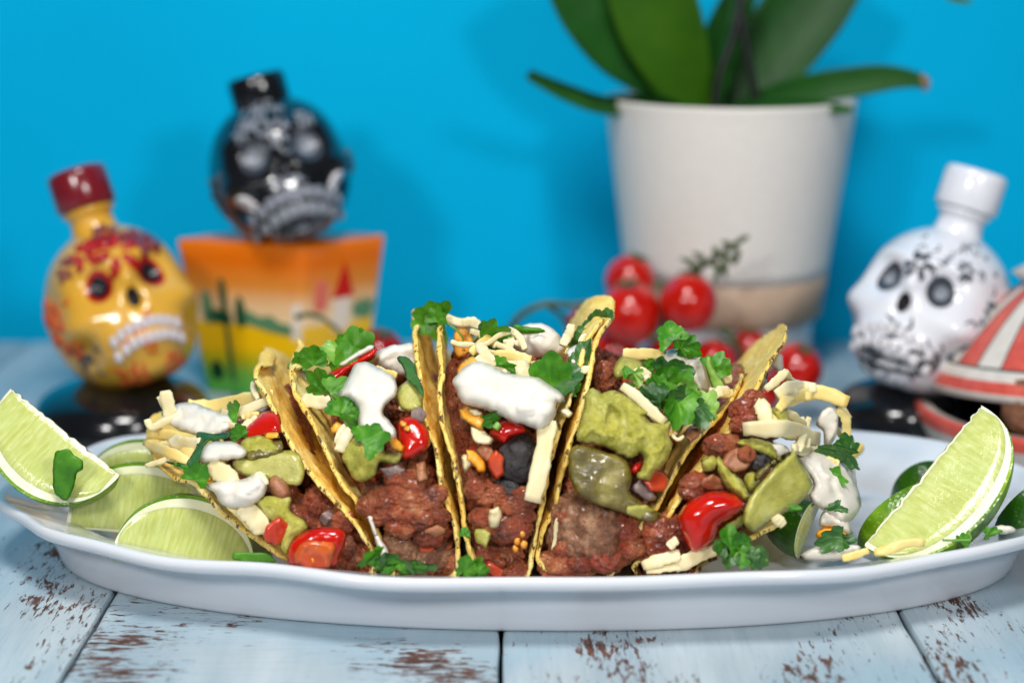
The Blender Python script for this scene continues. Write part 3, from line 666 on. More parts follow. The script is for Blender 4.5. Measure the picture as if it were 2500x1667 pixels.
pillow('guacamole',A((1120,870),(1150,800),(1210,755),(1265,790),(1340,840),(1425,845),(1415,885),(1380,905),(1310,895),(1290,960),(1240,990),(1190,985),(1140,920)),off(T2,.3),.32,M['guac'],r2,wpx=28,amp=.13,fr=2.4,seed=3)
pillow('sour_cream',A((1095,555),(1130,500),(1165,430),(1185,392),(1245,382),(1300,410),(1360,440),(1395,480),(1395,550),(1350,595),(1325,640),(1360,680),(1392,740),(1385,775),(1320,755),(1240,740),(1200,700),(1195,620),(1150,575)),off(T2,.75),.62,M['sour'],r2,wpx=36,amp=.22,fr=.8,ridged=True,seed=12)
pillow('cheddar_piece',A((1355,760),(1385,755),(1440,820),(1430,840),(1370,825)),off(T2,.8),.15,M['cheddar'],r2,wpx=12,step=6)
leaf(*A((1010,480))[0],92,100,r2,off(T2,0),.55,'leaf',tx=.2,ty=-.2); leaf(*A((1135,610))[0],84,60,r2,off(T2,0),.75,'leaf',stem=A((1060,545),(1100,590),(1130,620))); leaf(*A((1165,690))[0],62,-60,r2,off(T2,0),.6,'leaf')
leaf(*A((1285,770))[0],92,30,r2,off(T2,0),1.45,'leaf',tx=-.3,ty=.1); leaf(*A((1215,745))[0],50,200,r2,off(T2,0),.9,'leaf')
pillow('cooked_onion',A((1310,930),(1400,905),(1455,935),(1420,980),(1350,975)),off(T2,.25),.15,M['onionwhite'],r2,wpx=14)
pillow('cooked_onion',A((1490,900),(1540,885),(1555,985),(1500,1000)),off(T2,.3),.15,M['onion'],r2,wpx=12,smooth=2)
pillow('cooked_onion',A((1530,1250),(1600,1210),(1665,1245),(1600,1285)),off(T2,.6),.15,M['onion'],r2,wpx=12)
for x,y,r_,sd in ((1270,1120,24,1),(1330,1080,28,2),(1400,1060,24,3),(1470,1090,30,4),(1550,1110,26,5),(1440,1150,32,6),(1530,1190,30,7),(1600,1170,22,8),(1360,1150,24,9),(1590,1060,22,10),(1480,1020,22,11),(1420,1230,26,12),(1560,1270,24,13),(1300,1180,18,14),(1500,960,18,15),(1400,980,20,16)):
    ballchunk('stewed_beef',*A((x,y))[0],float(T2.Y(*A((x,y))[0],.1)),r_,M['beef'],r2,squash=(1.25,.7,.85),amp=.5,fr=1.3,seed=6+sd*3,lvl=4)
ballchunk('mushroom_chunk',*A((1420,1330))[0],-5.1,48,M['meat'],r2,squash=(1.1,.8,1),amp=.35,fr=1.2,seed=41); ballchunk('mushroom_chunk',*A((1550,1380))[0],-5.1,44,M['meat'],r2,squash=(1.3,.7,.9),amp=.4,fr=1.2,seed=43)
pillow('sour_cream',A((1250,1175),(1275,1180),(1300,1260),(1340,1320),(1362,1378),(1310,1378),(1290,1300)),off(T2,.35),.16,M['sour'],r2,wpx=14,step=6)
# ---- taco 3
shred('cheese_shred',B((305,82),(360,130),(430,165),(480,185),(570,205)),22,M['cheese'],r3,.6,.5,thick=.12)
shred('cheese_shred',B((480,185),(530,180),(570,210)),26,M['cheese'],r3,.4,.5)
pillow('cheddar_piece',B((440,200),(500,200),(540,270),(520,340),(450,380),(430,300)),.2,.25,M['cheddar'],r3,wpx=20); pillow('cheddar_piece',B((450,420),(490,370),(540,350),(560,390),(490,440),(455,475)),off(T3,.2),.2,M['cheddar'],r3,wpx=18)
leaf(*B((305,165))[0],112,170,r3,.5,.6,'leaf',tx=.4,ty=.2); leaf(*B((350,140))[0],58,80,r3,.5,.7,'leaf'); stalk(B((390,180),(440,215),(480,260),(480,300)),.04,r3,.3,.5); stalk(B((560,250),(525,290),(520,340),(540,370)),.035,r3,-.5,.6)
leaf(*B((640,270))[0],120,-20,r3,-.7,.6,'leaf',tx=.5); leaf(*B((600,225))[0],60,60,r3,-.4,.4,'leafdark'); leaf(*B((700,295))[0],52,-10,r3,-.6,.5,'leafpale')
for pts,w_,m_,o_ in [(B((560,290),(600,350),(640,390)),26,'cheese',.1),(B((640,350),(740,360),(830,375)),30,'paleyellow',.0),(B((720,340),(730,240),(765,215)),20,'cheese',-.3),(B((690,215),(760,260),(800,320)),18,'cheese',-.3),
  (B((990,300),(1010,240),(1035,190)),24,'cheese',-.2),(B((1090,290),(1110,260),(1130,300)),26,'cheese',-.2),(B((640,420),(720,400),(820,420)),30,'cheese',.2),(B((780,380),(790,430),(830,470)),34,'cheese',.3),(B((550,360),(640,400),(700,450)),26,'cheese',.1)]:
    shred('cheese_shred',pts,w_,M[m_],r3,off(T3,.2),o_)
pillow('sour_cream',B((700,300),(720,230),(790,195),(870,186),(940,215),(985,265),(1005,330),(940,375),(840,370),(760,345)),-.3,.6,M['sour'],r3,wpx=48,amp=.22,fr=.8,ridged=True,seed=21)
pillow('sour_cream',B((1010,330),(1060,295),(1100,310),(1080,370),(1040,400)),off(T3,.1),.2,M['sour'],r3,wpx=20,step=6)
pillow('coriander_leaf',B((740,195),(800,200),(905,222),(860,240),(790,238),(745,220)),-.9,.03,M['leaf'],r3,wpx=6,step=7)
leaf(*B((1170,165))[0],95,60,r3,.2,.7,'leafdark',sx=.6,tx=.3); leaf(*B((1225,130))[0],38,60,r3,.2,.7,'leafdark'); stalk(B((1140,200),(1090,250),(1030,290)),.05,r3,0.,.8,mat='leafdark'); leaf(*B((1060,285))[0],70,200,r3,-.2,.7,'leafdark'); leaf(*B((1090,350))[0],110,80,r3,off(T3,0),.3,'leafdark',sx=.6)
leaf(*B((920,440))[0],140,100,r3,off(T3,0),.55,'leaf',tx=.1,ty=.1,curl=.3); leaf(*B((1010,460))[0],110,20,r3,off(T3,0),.4,'leafdark'); leaf(*B((710,415))[0],85,-20,r3,off(T3,0),.45,'leaf',sx=.6,tx=.7)
pillow('sour_cream',B((425,490),(455,440),(505,395),(560,380),(620,395),(680,432),(770,450),(860,462),(920,495),(975,535),(1002,572),(990,590),(960,595),(955,650),(925,700),(885,725),(835,722),(790,700),(730,690),(690,665),(630,640),(560,615),(490,600),(462,570),(450,530)),off(T3,.85),.75,M['sour'],r3,wpx=48,amp=.22,fr=.7,seed=33)
pillow('cheddar_piece',B((460,630),(500,610),(570,630),(600,680),(580,730),(520,700),(470,670)),off(T3,.5),.22,M['cheddar'],r3,wpx=18,smooth=2); pillow('cheese_piece',B((500,620),(560,625),(590,650),(540,660)),off(T3,.7),.15,M['cheese'],r3,wpx=12,step=6)
leaf(*B((645,655))[0],82,5,r3,off(T3,0),.95,'leaf',sx=.55,tx=.7); stalk(B((645,725),(655,710),(665,700)),.12,r3,off(T3,.6),name='coriander_stalk')
pillow('tomato_piece',B((615,740),(650,695),(700,675),(790,705),(800,745),(730,770),(690,805),(650,775)),off(T3,.3),.35,M['tomato'],r3,wpx=30)
pillow('cheese_piece',B((520,700),(570,720),(640,775),(620,805),(560,800),(525,770)),off(T3,.5),.18,M['cheese'],r3,wpx=10,amp=.05,smooth=3,step=6); pillow('cheese_piece',B((470,860),(520,850),(530,900),(490,945)),off(T3,.55),.16,M['cheese'],r3,wpx=10,step=6)
pillow('cheddar_piece',B((500,830),(545,840),(590,890),(600,940),(560,945),(530,900),(500,880)),off(T3,.6),.2,M['cheddar'],r3,wpx=14,step=6,amp=.06)
pillow('cooked_onion',B((540,830),(590,790),(640,840),(620,900),(570,880)),off(T3,.4),.2,M['onion'],r3,wpx=14,smooth=2)
pillow('tomato_dice',B((610,870),(650,830),(692,870),(690,960),(650,985),(610,920)),off(T3,.45),.24,M['tomatoflesh'],r3,wpx=14,smooth=2)
ballchunk('black_mushroom',*B((775,890))[0],float(T3.Y(*B((775,890))[0],.0)),50,M['dark'],r3,squash=(1,.8,1.12),amp=.13,fr=1.5)
ballchunk('black_mushroom',*B((710,1050))[0],float(T3.Y(*B((710,1050))[0],-.1)),40,M['dark'],r3,squash=(1.2,.6,.8),amp=.2,fr=1.5,seed=3)
shred('cheese_strip',B((915,680),(900,800),(870,950),(835,1095)),42,M['cheese'],r3,off(T3,0),.85,thick=.14,twist=.1,taper=.95)
pillow('cheese_piece',B((970,630),(1010,615),(1045,645),(1020,670)),off(T3,.5),.15,M['cheese'],r3,wpx=10,step=6)
pillow('cheese_piece',B((615,1140),(660,1120),(682,1160),(660,1230),(625,1238),(608,1190)),off(T3,.55),.18,M['cheese'],r3,wpx=12,step=6,smooth=2)
pillow('cooked_pepper',B((535,1240),(590,1230),(630,1260),(600,1335),(545,1300)),off(T3,.4),.2,M['jal'],r3,wpx=12,smooth=2)
for k,(x,y) in enumerate([(758,1300),(785,1262),(792,1318),(748,1338)]):
    px,py = B((x,y))[0]; pillow('sweetcorn_kernel',[(px-9,py-2),(px-2,py-11),(px+8,py-6),(px+7,py+6),(px-3,py+10)],off(T3,.35),.1,M['seed'],r3,wpx=9,step=4,smooth=2)
for x,y,r_,sd in ((570,1030,26,1),(610,1080,20,2),(720,1130,30,3),(780,1170,24,4),(700,1230,34,5),(590,1180,26,6),(760,1240,26,7),(650,1060,22,8),(800,1080,26,9)):
    ballchunk('stewed_beef',*B((x,y))[0],float(T3.Y(*B((x,y))[0],.1)),r_,M['beef'],r3,squash=(1.2,.7,.9),amp=.45,fr=1.3,seed=6+sd*3,lvl=4)
leaf(*B((490,1250))[0],32,80,r3,-5.6,.4,'leaf')
# ---- taco 4
pillow('guacamole',B((1065,780),(1095,620),(1105,540),(1150,510),(1190,545),(1215,528),(1270,535),(1340,575),(1400,625),(1440,685),(1500,690),(1558,660),(1535,730),(1548,800),(1530,880),(1470,940),(1430,985),(1370,975),(1405,890),(1380,850),(1330,880),(1240,835),(1150,805)),off(T4,.65),.5,M['guac'],r4,wpx=40,amp=.2,fr=1.6,ridged=True,seed=7,edgej=5)
pillow('guacamole',B((1215,560),(1280,540),(1380,600),(1430,640),(1380,660),(1290,640),(1230,600)),off(T4,.95),.2,M['guac'],r4,wpx=25,amp=.12,fr=2.2,seed=8)
pillow('pickled_pepper_slice',B((1030,830),(1090,805),(1200,840),(1310,880),(1345,970),(1335,1050),(1420,1115),(1495,1165),(1435,1205),(1300,1155),(1130,1095),(1040,1020),(1022,920)),off(T4,.85),.2,M['jaldark'],r4,wpx=16,amp=.13,fr=1.6,seed=4)
pillow('pickled_pepper_flesh',B((1310,1120),(1420,1110),(1495,1165),(1435,1205),(1320,1160)),off(T4,1.0),.13,M['jal'],r4,wpx=10,step=7)
for pts,w_,m_,o_ in [(C((270,250),(390,255),(500,260)),29,'paleyellow',-.3),(C((265,430),(350,500),(450,590),(500,625)),26,'cheese',.75),(C((430,590),(510,640),(545,700)),24,'cheese',.5),(C((330,370),(380,360),(410,400)),30,'cheese',.1),
  (C((760,490),(800,470),(850,455)),26,'cheese',.3),(C((820,400),(860,385)),24,'cheese',.1),(C((540,700),(570,725),(600,705)),9,'cheese',.8),(C((640,610),(660,590),(690,620)),14,'cheese',.3)]:
    shred('cheese_shred',pts,w_,M[m_],r4,off(T4,.2),o_)
ballchunk('stewed_beef',*C((180,395))[0],-2.0,30,M['beef'],r4,squash=(.9,1,1.3),amp=.3,seed=2)
pillow('pickled_pepper_slice',C((220,340),(260,270),(350,285),(390,330),(320,370),(240,390)),off(T4,-.1),.2,M['jal'],r4,wpx=15)
pillow('sour_cream',C((408,335),(450,280),(500,240),(560,222),(630,245),(720,290),(745,370),(765,440),(730,470),(680,475),(640,430),(600,395),(520,350),(450,355)),-1.2,.6,M['sour'],r4,wpx=50,amp=.2,fr=1.1,ridged=True,seed=17)
pillow('coriander_stalk',C((720,300),(745,270),(770,340),(830,440),(790,465),(755,430)),-2.2,.06,M['leafpale'],r4,wpx=8,step=7)
for i,(x,y,sz,an,of,mt) in enumerate([(520,130,100,115,.8,'leaf'),(600,190,70,60,.8,'leaf'),(650,235,80,-30,.9,'leaf'),(790,310,95,30,.9,'leaf'),(830,345,60,-40,.9,'leaf'),(410,310,58,60,.5,'leaf'),(290,350,40,120,.4,'leaf'),(350,390,60,-50,.4,'leafpale'),(300,440,36,150,.6,'leaf'),
   (500,400,120,70,.6,'leaf'),(560,370,130,20,.65,'leafdark'),(590,430,120,60,.9,'leaf'),(470,490,90,170,.8,'leaf'),(420,490,100,160,.8,'leafdark'),(620,510,110,-90,.9,'leafdark'),(590,590,120,-80,1.0,'leaf'),(660,560,110,-30,.7,'leaf'),(700,600,90,-50,.8,'leafdark'),(725,520,100,70,.9,'leafpale'),(540,560,90,-120,.9,'leaf'),(460,420,80,130,.7,'leaf'),(620,440,80,100,1.1,'leafpale'),(560,500,90,200,.9,'leafdark')]):
    leaf(*C((x,y))[0],sz*.82,an,r4,-1.2 if y<340 else off(T4,.2),of if y>=340 else .7,mt)
pillow('tomato_piece',C((295,895),(340,845),(385,835),(370,890),(330,915)),off(T4,.4),.25,M['tomato'],r4,wpx=18,smooth=2)
pillow('tomato_dice',C((370,940),(430,880),(500,900),(525,950),(490,1010),(420,1010)),off(T4,.3),.25,M['tomatoflesh'],r4,wpx=16,smooth=2)
pillow('cooked_onion',C((600,700),(640,645),(700,650),(690,700),(640,745)),off(T4,.3),.2,M['onion'],r4,wpx=14,smooth=2); pillow('cooked_onion',C((310,990),(360,940),(440,1010),(460,1050),(400,1060)),off(T4,.3),.2,M['onionwhite'],r4,wpx=14,smooth=2)
pillow('cheddar_piece',C((520,690),(545,640),(560,680),(540,705)),off(T4,.7),.12,M['cheddar'],r4,wpx=8,step=5)
ballchunk('browned_meat_chunk',*B((1110,1240))[0],-5.15,82,M['meat'],r4,squash=(1.0,.75,1.12),amp=.34,fr=1.5,seed=11)
for x,y,r_,sd in ((1240,1180,24,1),(1290,1220,26,2),(1010,1180,18,3),(1330,1260,20,4),(1200,1390,28,5),(1080,1400,24,6),(1000,1330,18,7),(1350,1330,24,8)): ballchunk('stewed_beef',*B((x,y))[0],float(T4.Y(*B((x,y))[0],.15)),r_,M['beef'],r4,squash=(1.2,.7,.9),amp=.5,fr=1.3,seed=60+sd*3,lvl=4)
ballchunk('stewed_beef',*B((1265,1300))[0],-5.3,42,M['beef'],r4,squash=(1,.8,1.5),amp=.35,seed=12); ballchunk('stewed_beef',*B((1010,1410))[0],-5.4,40,M['beef'],r4,squash=(1.5,.8,1),amp=.35,seed=14)
shred('cheese_shred',B((940,1340),(955,1260),(965,1180)),10,M['cheese'],r4,-5.6,.1,thick=.08)
# ---- taco 5
qt = pillow('cherry_tomato_quarter',C((568,1160),(600,1090),(650,1045),(730,1008),(810,1002),(880,1020),(942,1075),(915,1120),(860,1160),(800,1200),(775,1270),(700,1335),(640,1335),(600,1260)),off(T5,.55),.85,M['tomato'],r5,wpx=64,amp=.03,fr=.7)
pillow('tomato_flesh',C((800,1210),(860,1160),(925,1110),(940,1160),(900,1210),(830,1235)),off(T5,.35),.3,M['guac'],r5,wpx=18,amp=.05)
for pts,sd in ((C((775,830),(800,815),(835,855),(880,905),(960,1000),(975,1040),(930,1055),(850,1000),(800,930)),1),(C((895,740),(960,715),(1060,730),(1120,775),(1115,840),(1060,820),(980,790)),2),(C((1080,560),(1140,540),(1180,600),(1170,660),(1110,650)),3),(C((930,930),(990,900),(1020,950),(970,1010)),4),(C((700,840),(770,815),(790,870),(720,900)),5)):
    pillow('guacamole',pts,off(T5,.3),.3,M['guac'],r5,wpx=24,amp=.14,fr=2.2,ridged=True,seed=sd,edgej=4)
pillow('pickled_pepper_block',C((935,1110),(970,1030),(1040,940),(1110,865),(1200,785),(1225,820),(1315,970),(1260,1050),(1200,1100),(1130,1140),(1060,1180),(985,1232),(930,1180)),off(T5,.75),.34,M['jal'],r5,wpx=14,smooth=2,amp=.03,fr=1)
pillow('pickled_pepper_rind',C((985,950),(1000,900),(1090,830),(1195,785),(1170,815),(1080,880),(1010,945)),off(T5,.7),.2,M['jaldark'],r5,wpx=10,smooth=2)
ballchunk('cooked_bean',*C((1028,850))[0],float(T5.Y(*C((1028,850))[0],.35)),22,M['dark'],r5,squash=(1,.8,1.1),lvl=4)
pillow('cooked_onion',C((800,860),(830,800),(880,765),(960,760),(985,830),(950,890),(880,905)),off(T5,.35),.3,M['onion'],r5,wpx=16,smooth=2,amp=.06); ballchunk('stewed_beef',*C((945,805))[0],float(T5.Y(*C((945,805))[0],.5)),20,M['beef'],r5,lvl=4)
pillow('cooked_onion',C((700,930),(760,910),(830,950),(825,1000),(750,1010),(695,985)),off(T5,.3),.25,M['onion'],r5,wpx=14,smooth=2,amp=.06)
for x,y,r_,sd in ((930,560,24,1),(960,610,26,2),(920,640,20,3),(985,500,20,4),(800,760,26,5),(850,740,20,6),(660,960,24,7),(640,1010,20,8)): ballchunk('stewed_beef',*C((x,y))[0],float(T5.Y(*C((x,y))[0],.15)),r_,M['beef'],r5,squash=(1.2,.8,.9),amp=.45,fr=1.3,seed=sd*3,lvl=4)
for pts,w_,m_,o_ in [(C((1110,480),(1200,455),(1330,440)),32,'cheese',.3),(C((1140,520),(1250,490),(1360,470),(1500,520)),38,'paleyellow',.4),(C((1120,560),(1200,510),(1300,490)),26,'paleyellow',.6),(C((930,665),(1050,680),(1200,700),(1340,720)),42,'cheese',.7),(C((1000,520),(1040,560),(1060,640)),36,'cheese',.55),
  (C((1235,610),(1260,680),(1265,770)),32,'cheese',.5),(C((1440,560),(1480,620),(1500,740)),24,'paleyellow',.2),(C((1290,600),(1250,700),(1230,790)),20,'cheese',.8),(C((1050,450),(1110,400),(1165,350)),22,'cheese',.0),(C((1160,350),(1200,410),(1240,430)),20,'cheese',.0),(C((1200,770),(1290,770),(1330,740)),24,'cheese',.6),
  (C((1070,590),(1090,640),(1060,690)),22,'paleyellow',.4),(C((1380,830),(1410,850),(1450,860)),26,'paleyellow',1.3)]:
    shred('cheese_shred',pts,w_,M[m_],r5,off(T5,.2),o_)
pillow('sour_cream',C((1085,310),(1110,265),(1140,258),(1148,330),(1125,358),(1095,335)),1.2,.2,M['sour'],r5,wpx=18,step=6); pillow('sour_cream',C((985,465),(1030,400),(1065,340),(1060,420),(1045,455)),off(T5,-.6),.12,M['sour'],r5,wpx=12,step=6)
pillow('sour_cream',C((1325,640),(1355,570),(1400,540),(1445,560),(1448,640),(1430,720),(1400,760),(1365,750),(1370,680)),off(T5,.4),.35,M['sour'],r5,wpx=24,amp=.22,fr=1.3,seed=6)
pillow('sour_cream',C((1070,750),(1150,750),(1180,790),(1100,830)),off(T5,.3),.2,M['sour'],r5,wpx=18)
pillow('sour_cream',C((1210,810),(1290,788),(1400,785),(1480,820),(1535,865),(1550,960),(1572,1060),(1560,1120),(1500,1180),(1445,1180),(1405,1130),(1330,1090),(1290,1030),(1315,970),(1265,890)),off(T5,.95),.75,M['sour'],r5,wpx=60,amp=.2,fr=.9,ridged=True,seed=41)
leaf(*C((1430,775))[0],120,170,r5,off(T5,0),1.35,'leafdark',sx=.5,tx=.6); leaf(*C((1480,745))[0],70,120,r5,off(T5,0),1.2,'leafdark'); leaf(*C((1510,830))[0],90,-50,r5,off(T5,0),1.35,'leafdark',sx=.4)
leaf(*C((1425,940))[0],62,-150,r5,off(T5,0),2.0,'leaf',tx=0,ty=0,curl=.1,lobes=2); leaf(*C((1420,1095))[0],52,200,r5,off(T5,0),2.0,'leafdark',sx=.5); leaf(*C((1470,1105))[0],40,-20,r5,off(T5,0),2.0,'leafdark',sx=.5); leaf(*C((1215,1100))[0],40,0,r5,off(T5,0),1.2,'leaf',sx=.5)
leaf(*C((1372,445))[0],24,90,r5,off(T5,0),.3,'leafdark')
pillow('tortilla_tip',C((1500,765),(1555,740),(1588,755),(1580,795),(1525,838),(1505,810)),2.6,.12,M['tortilla'],r5,wpx=10,step=6)
for pts,w_ in [(C((380,1415),(470,1385),(585,1350)),30),(C((555,1420),(640,1370),(700,1335),(785,1320)),34),(C((690,1310),(735,1250)),26),(C((520,1310),(570,1270)),22),(C((1100,1140),(1150,1190)),26),(C((400,1440),(500,1420),(640,1410)),20)]:
    shred('cheese_shred',pts,w_,M['cheese'],r5,-5.9,.35)
ballchunk('stewed_beef',*C((510,1230))[0],-5.3,44,M['beef'],r5,squash=(1.2,.8,.9),amp=.35,seed=22); ballchunk('stewed_beef',*C((480,1320))[0],-5.4,42,M['beef'],r5,squash=(1.4,.8,.9),amp=.35,seed=25)
# more grated cheese, cheddar and chopped herb scattered over the tops
for k,(tc,reg,box,nn) in enumerate([(T1,A,(180,620,760,900),7),(T2,A,(1080,430,1500,700),5),(T3,B,(450,260,1090,440),12),(T4,C,(260,250,860,520),6),(T5,C,(960,460,1460,760),10)]):
    for i in range(nn):
        x = RNG.uniform(box[0],box[2]); y = RNG.uniform(box[1],box[3]); a = RNG.uniform(-.9,.9); L = RNG.uniform(35,90)
        pts = reg((x-L*math.cos(a),y-L*math.sin(a)),(x+RNG.uniform(-15,15),y+RNG.uniform(-15,15)),(x+L*math.cos(a),y+L*math.sin(a)))
        shred('cheese_shred',pts,RNG.uniform(13,24),M[RNG.choice(['cheese','cheese','paleyellow'])],tc.root,off(tc,0),RNG.uniform(-.3,.15))

# ================================================================ lime wedges
t = NT('lime_rind'); c = t.ramp(t.noise(.5,4,.5), [(.3,srgb(62,112,8)),(.5,srgb(104,148,16)),(.72,srgb(150,184,40))])
c = t.mix(t.ramp(t.voro(6.5),[(.05,.55),(.28,0.0)]), c, srgb(186,206,74)); t.bump(t.voro(6.5), .5, .03)
M['rind'] = t.set(color=c, rough=.27, spec=.55, sss=.1, rad=(.5,1,.2), ssc=.1)
t = NT('dark_lime_rind'); c = t.ramp(t.noise(.5,4,.5), [(.3,srgb(22,66,8)),(.55,srgb(44,96,14)),(.75,srgb(80,128,22))])
c = t.mix(t.ramp(t.voro(6.5),[(.05,.4),(.28,0.0)]), c, srgb(120,160,50)); t.bump(t.voro(6.5), .5, .03)
M['rinddark'] = t.set(color=c, rough=.3, spec=.5)
M['pith'] = simple('lime_pith', srgb(232,236,190), srgb(242,242,216), 1.2, .4, bump=(6,.2,.02), sss=.4, rad=(1,1,.6), ssc=.2)
t = NT('lime_pulp')
st = t.noise(1, 4, .6, src=t.map((.9,11,1),src=t.uv)); c = t.ramp(st, [(.3,srgb(180,188,96)),(.5,srgb(198,206,124)),(.7,srgb(216,222,160))])
c = t.mix(t.ramp(t.noise(1.2,3,.5),[(.4,0.0),(.7,.5)]), c, srgb(196,210,134)); t.bump(st, .3, .03); t.bump(t.noise(7,4,.6,src=t.map((1,1,1))), .3, .03)
M['pulp'] = t.set(color=c, rough=.16, sss=.6, rad=(.9,1,.35), ssc=.5, spec=.5)
def lime(label, P0, P1, e1, width, rad, sign=1, rind='rind', nick=.0, base=None, name='lime_wedge'):
    "P0,P1: the ends of the core; e1: where the first cut face points, from the core to the peel; the wedge turns from it by width degrees"
    P0 = np.array(P0,float); P1 = np.array(P1,float); ax = P1-P0; L = np.linalg.norm(ax); ax /= L
    e1 = np.array(e1,float); e1 -= ax*(e1@ax); e1 /= np.linalg.norm(e1); e2 = np.cross(ax,e1)*sign
    root = thing(name, label, 'lime wedge', (P0+P1)/2 if base is None else base, 'lime wedges on the platter')
    u = np.linspace(0,math.pi,48)
    def prof(k): # along the axis: distance along and radius; little nipples at the ends
        al = L*.5*(1-np.cos(u)); r = rad*np.sin(u)**.82
        return al, r*k
    def pt(al, r, w_):
        return P0+al[:,None]*ax+r[:,None]*(math.cos(w_)*e1+math.sin(w_)*e2)
    al,r = prof(1.0); ws = np.linspace(0,math.radians(width),26)
    V = np.vstack([pt(al,r,w_) for w_ in ws]); V = V+.012*fbm(V*3,2)[:,None]
    J = Join(); J.add(V, grid_faces(26,48)); 
    al2,r2_ = prof(.955); V2 = np.vstack([pt(al2,r2_,w_) for w_ in ws]); J.add(V2,[f[::-1] for f in grid_faces(26,48)])
    for w_ in (0,math.radians(width)):
        V3 = np.vstack([pt(al,r,w_),pt(al2,r2_,w_)]); J.add(V3, [[i,i+1,48+i+1,48+i] for i in range(47)])
    J.build('rind', M[rind], root)
    for k,w_ in enumerate((0.0,math.radians(width))):
        nrm = (-e2 if k==0 else (-math.sin(w_)*e1+math.cos(w_)*e2)); nf = 26
        lev = np.linspace(0,.955,nf); Vp=[]; UV=[]
        for q in lev:
            a_,r_ = prof(q); w2 = .0
            p = pt(a_,r_,w_)
            # pulp bulges out a touch between the membranes, the pith rim is flat
            endf = np.sin(u); lim = .84*np.ones(48)
            inside = np.clip((lim-q)/.10,0,1)*np.clip((endf-.22)/.2,0,1)*np.clip(q/.10+.15,0,1)
            if nick: p = p+(math.cos(w_)*e1+math.sin(w_)*e2)*(nick*(1-q/.955)**2*np.abs(fbm(np.c_[u*5,0*u,0*u],3)))[:,None]
            Vp.append(p+nrm*(.055*inside*(1+.2*fbm(p*1.2,2)))[:,None]+0*nrm)
            UV.append(np.stack([q*np.ones(48)*3, a_/L*3, 0*a_],-1))
        Vp = np.vstack(Vp); Fp = grid_faces(nf,48); UV = np.vstack(UV)[:,:2]
        cen = np.array([(np.mean([lev[f[0]//48],lev[f[2]//48]]), math.sin(u[f[0]%48])) for f in Fp])
        pul = (cen[:,0]<.83)&(cen[:,0]>.02)&(cen[:,1]>.32+.0*cen[:,0])
        for nm,mk,msk in (('pulp','pulp',pul),('pith','pith',~pul)):
            o = mesh(nm, Vp, [f for f,m_ in zip(Fp,msk) if m_], M[mk], root)
            lay = o.data.uv_layers.new(name='UVMap'); li = np.zeros(len(o.data.loops),int); o.data.loops.foreach_get('vertex_index',li); lay.data.foreach_set('uv', UV[li].astype(np.float32).ravel())
    return root
def wp(reg,x,y,Y): return W(*reg((x,y))[0],Y)
lime('big fresh lime wedge standing on its peel at the right end of the platter', wp(E,425,880,-4.6), wp(E,1010,180,-2.4), (.50,-.76,-.41), 72, 2.62, 1, nick=.15)
lime('lime wedge leaning over the left rim with a coriander leaf stuck to it', wp(D,600,530,-2.2), wp(D,58,95,-.6), (-.45,-.5,-.72), 60, 2.5, -1, nick=.12)
lime('pale lime wedge lying in front of the leftmost taco, nearest the plate rim', wp(D,540,950,-4.4), wp(D,1240,1120,-3.6), (.1,.12,.95), 60, 2.75, -1)
lime('lime wedge lying half hidden in the middle of the pile by the leftmost taco', wp(D,330,790,-1.6), wp(D,1080,860,-1.2), (.05,.12,.95), 60, 2.5, -1)
lime('lime wedge at the back of the pile beside the leftmost taco', wp(D,420,640,1.6), wp(D,1000,640,1.6), (.0,.1,.95), 60, 2.1, -1)
lime('lime wedge with yellow green peel lying flat behind the big wedge at the right', wp(E,395,880,-2.2), wp(E,900,640,-1.0), (-.45,-.55,.7), 75, 1.75, 1)
lime('dark green lime wedge furthest back at the right end of the platter', wp(E,560,640,2.2), wp(E,860,600,2.4), (-.2,-.5,.85), 100, 1.7, 1, rind='rinddark')
lime('green lime wedge cut off by the right edge of the picture', wp(E,1080,790,-2.0), wp(E,1420,560,-1.0), (-.2,-.6,.6), 90, 1.5, 1, rind='rinddark')
lime('dark green lime wedge peeping out from under the rightmost taco', wp(C,1225,1375,-3.7), wp(C,1345,1080,-2.9), (-.5,-.86,.0), 78, 1.5, -1, rind='rinddark')

# ---- loose garnish on the plate and on limes
def garn(name, label, cat, loc, group='loose scraps on the platter'): return thing(name, label, cat, loc, group)
g = garn('coriander_leaf','coriander leaf clinging to the cut face of the lime wedge on the left rim','leaf', wp(D,340,520,-3.6))
pillow('leaf_blade',D((265,590),(270,430),(310,405),(345,398),(370,430),(410,455),(415,500),(385,520),(375,570),(350,640),(325,660),(290,640)),-3.05,.03,M['leaf'],g,wpx=6,amp=.06,fr=1,step=7)
g = garn('coriander_sprig','bright coriander leaves lying on the platter rim below the second taco','herb', wp(A,1400,1420,-6.9))
for i,(x,y,sz,an) in enumerate([(1250,1390,95,170),(1290,1420,80,200),(1350,1410,90,20),(1420,1420,100,0),(1480,1430,90,10),(1540,1430,90,-10),(1380,1440,60,30),(1320,1385,50,60)]): leaf(*A((x,y))[0],sz,an,g,-6.9,.1,['leaf','leafdark'][i%2],tx=.7,sx=.6,name='leaflet')
g = garn('coriander_sprig','small coriander sprig lying on the rim in front of the rightmost taco','herb', wp(C,900,1330,-6.8))
for i,(x,y,sz,an) in enumerate([(850,1260,100,80),(800,1300,70,160),(900,1300,90,20),(870,1370,95,-80),(960,1350,80,10),(1040,1380,80,-20),(930,1260,60,80),(985,1345,50,60)]): leaf(*C((x,y))[0],sz*.82,an,g,-6.7,.1+.05*i,['leaf','leafdark'][i%2],name='leaflet')
stalk(C((870,1390),(900,1340),(960,1340),(1060,1385)),.05,g,-6.8,.1,name='stalk')
g = garn('coriander_leaf','coriander leaf lying on the plate at the foot of the middle taco','leaf', wp(B,530,1440,-6.6))
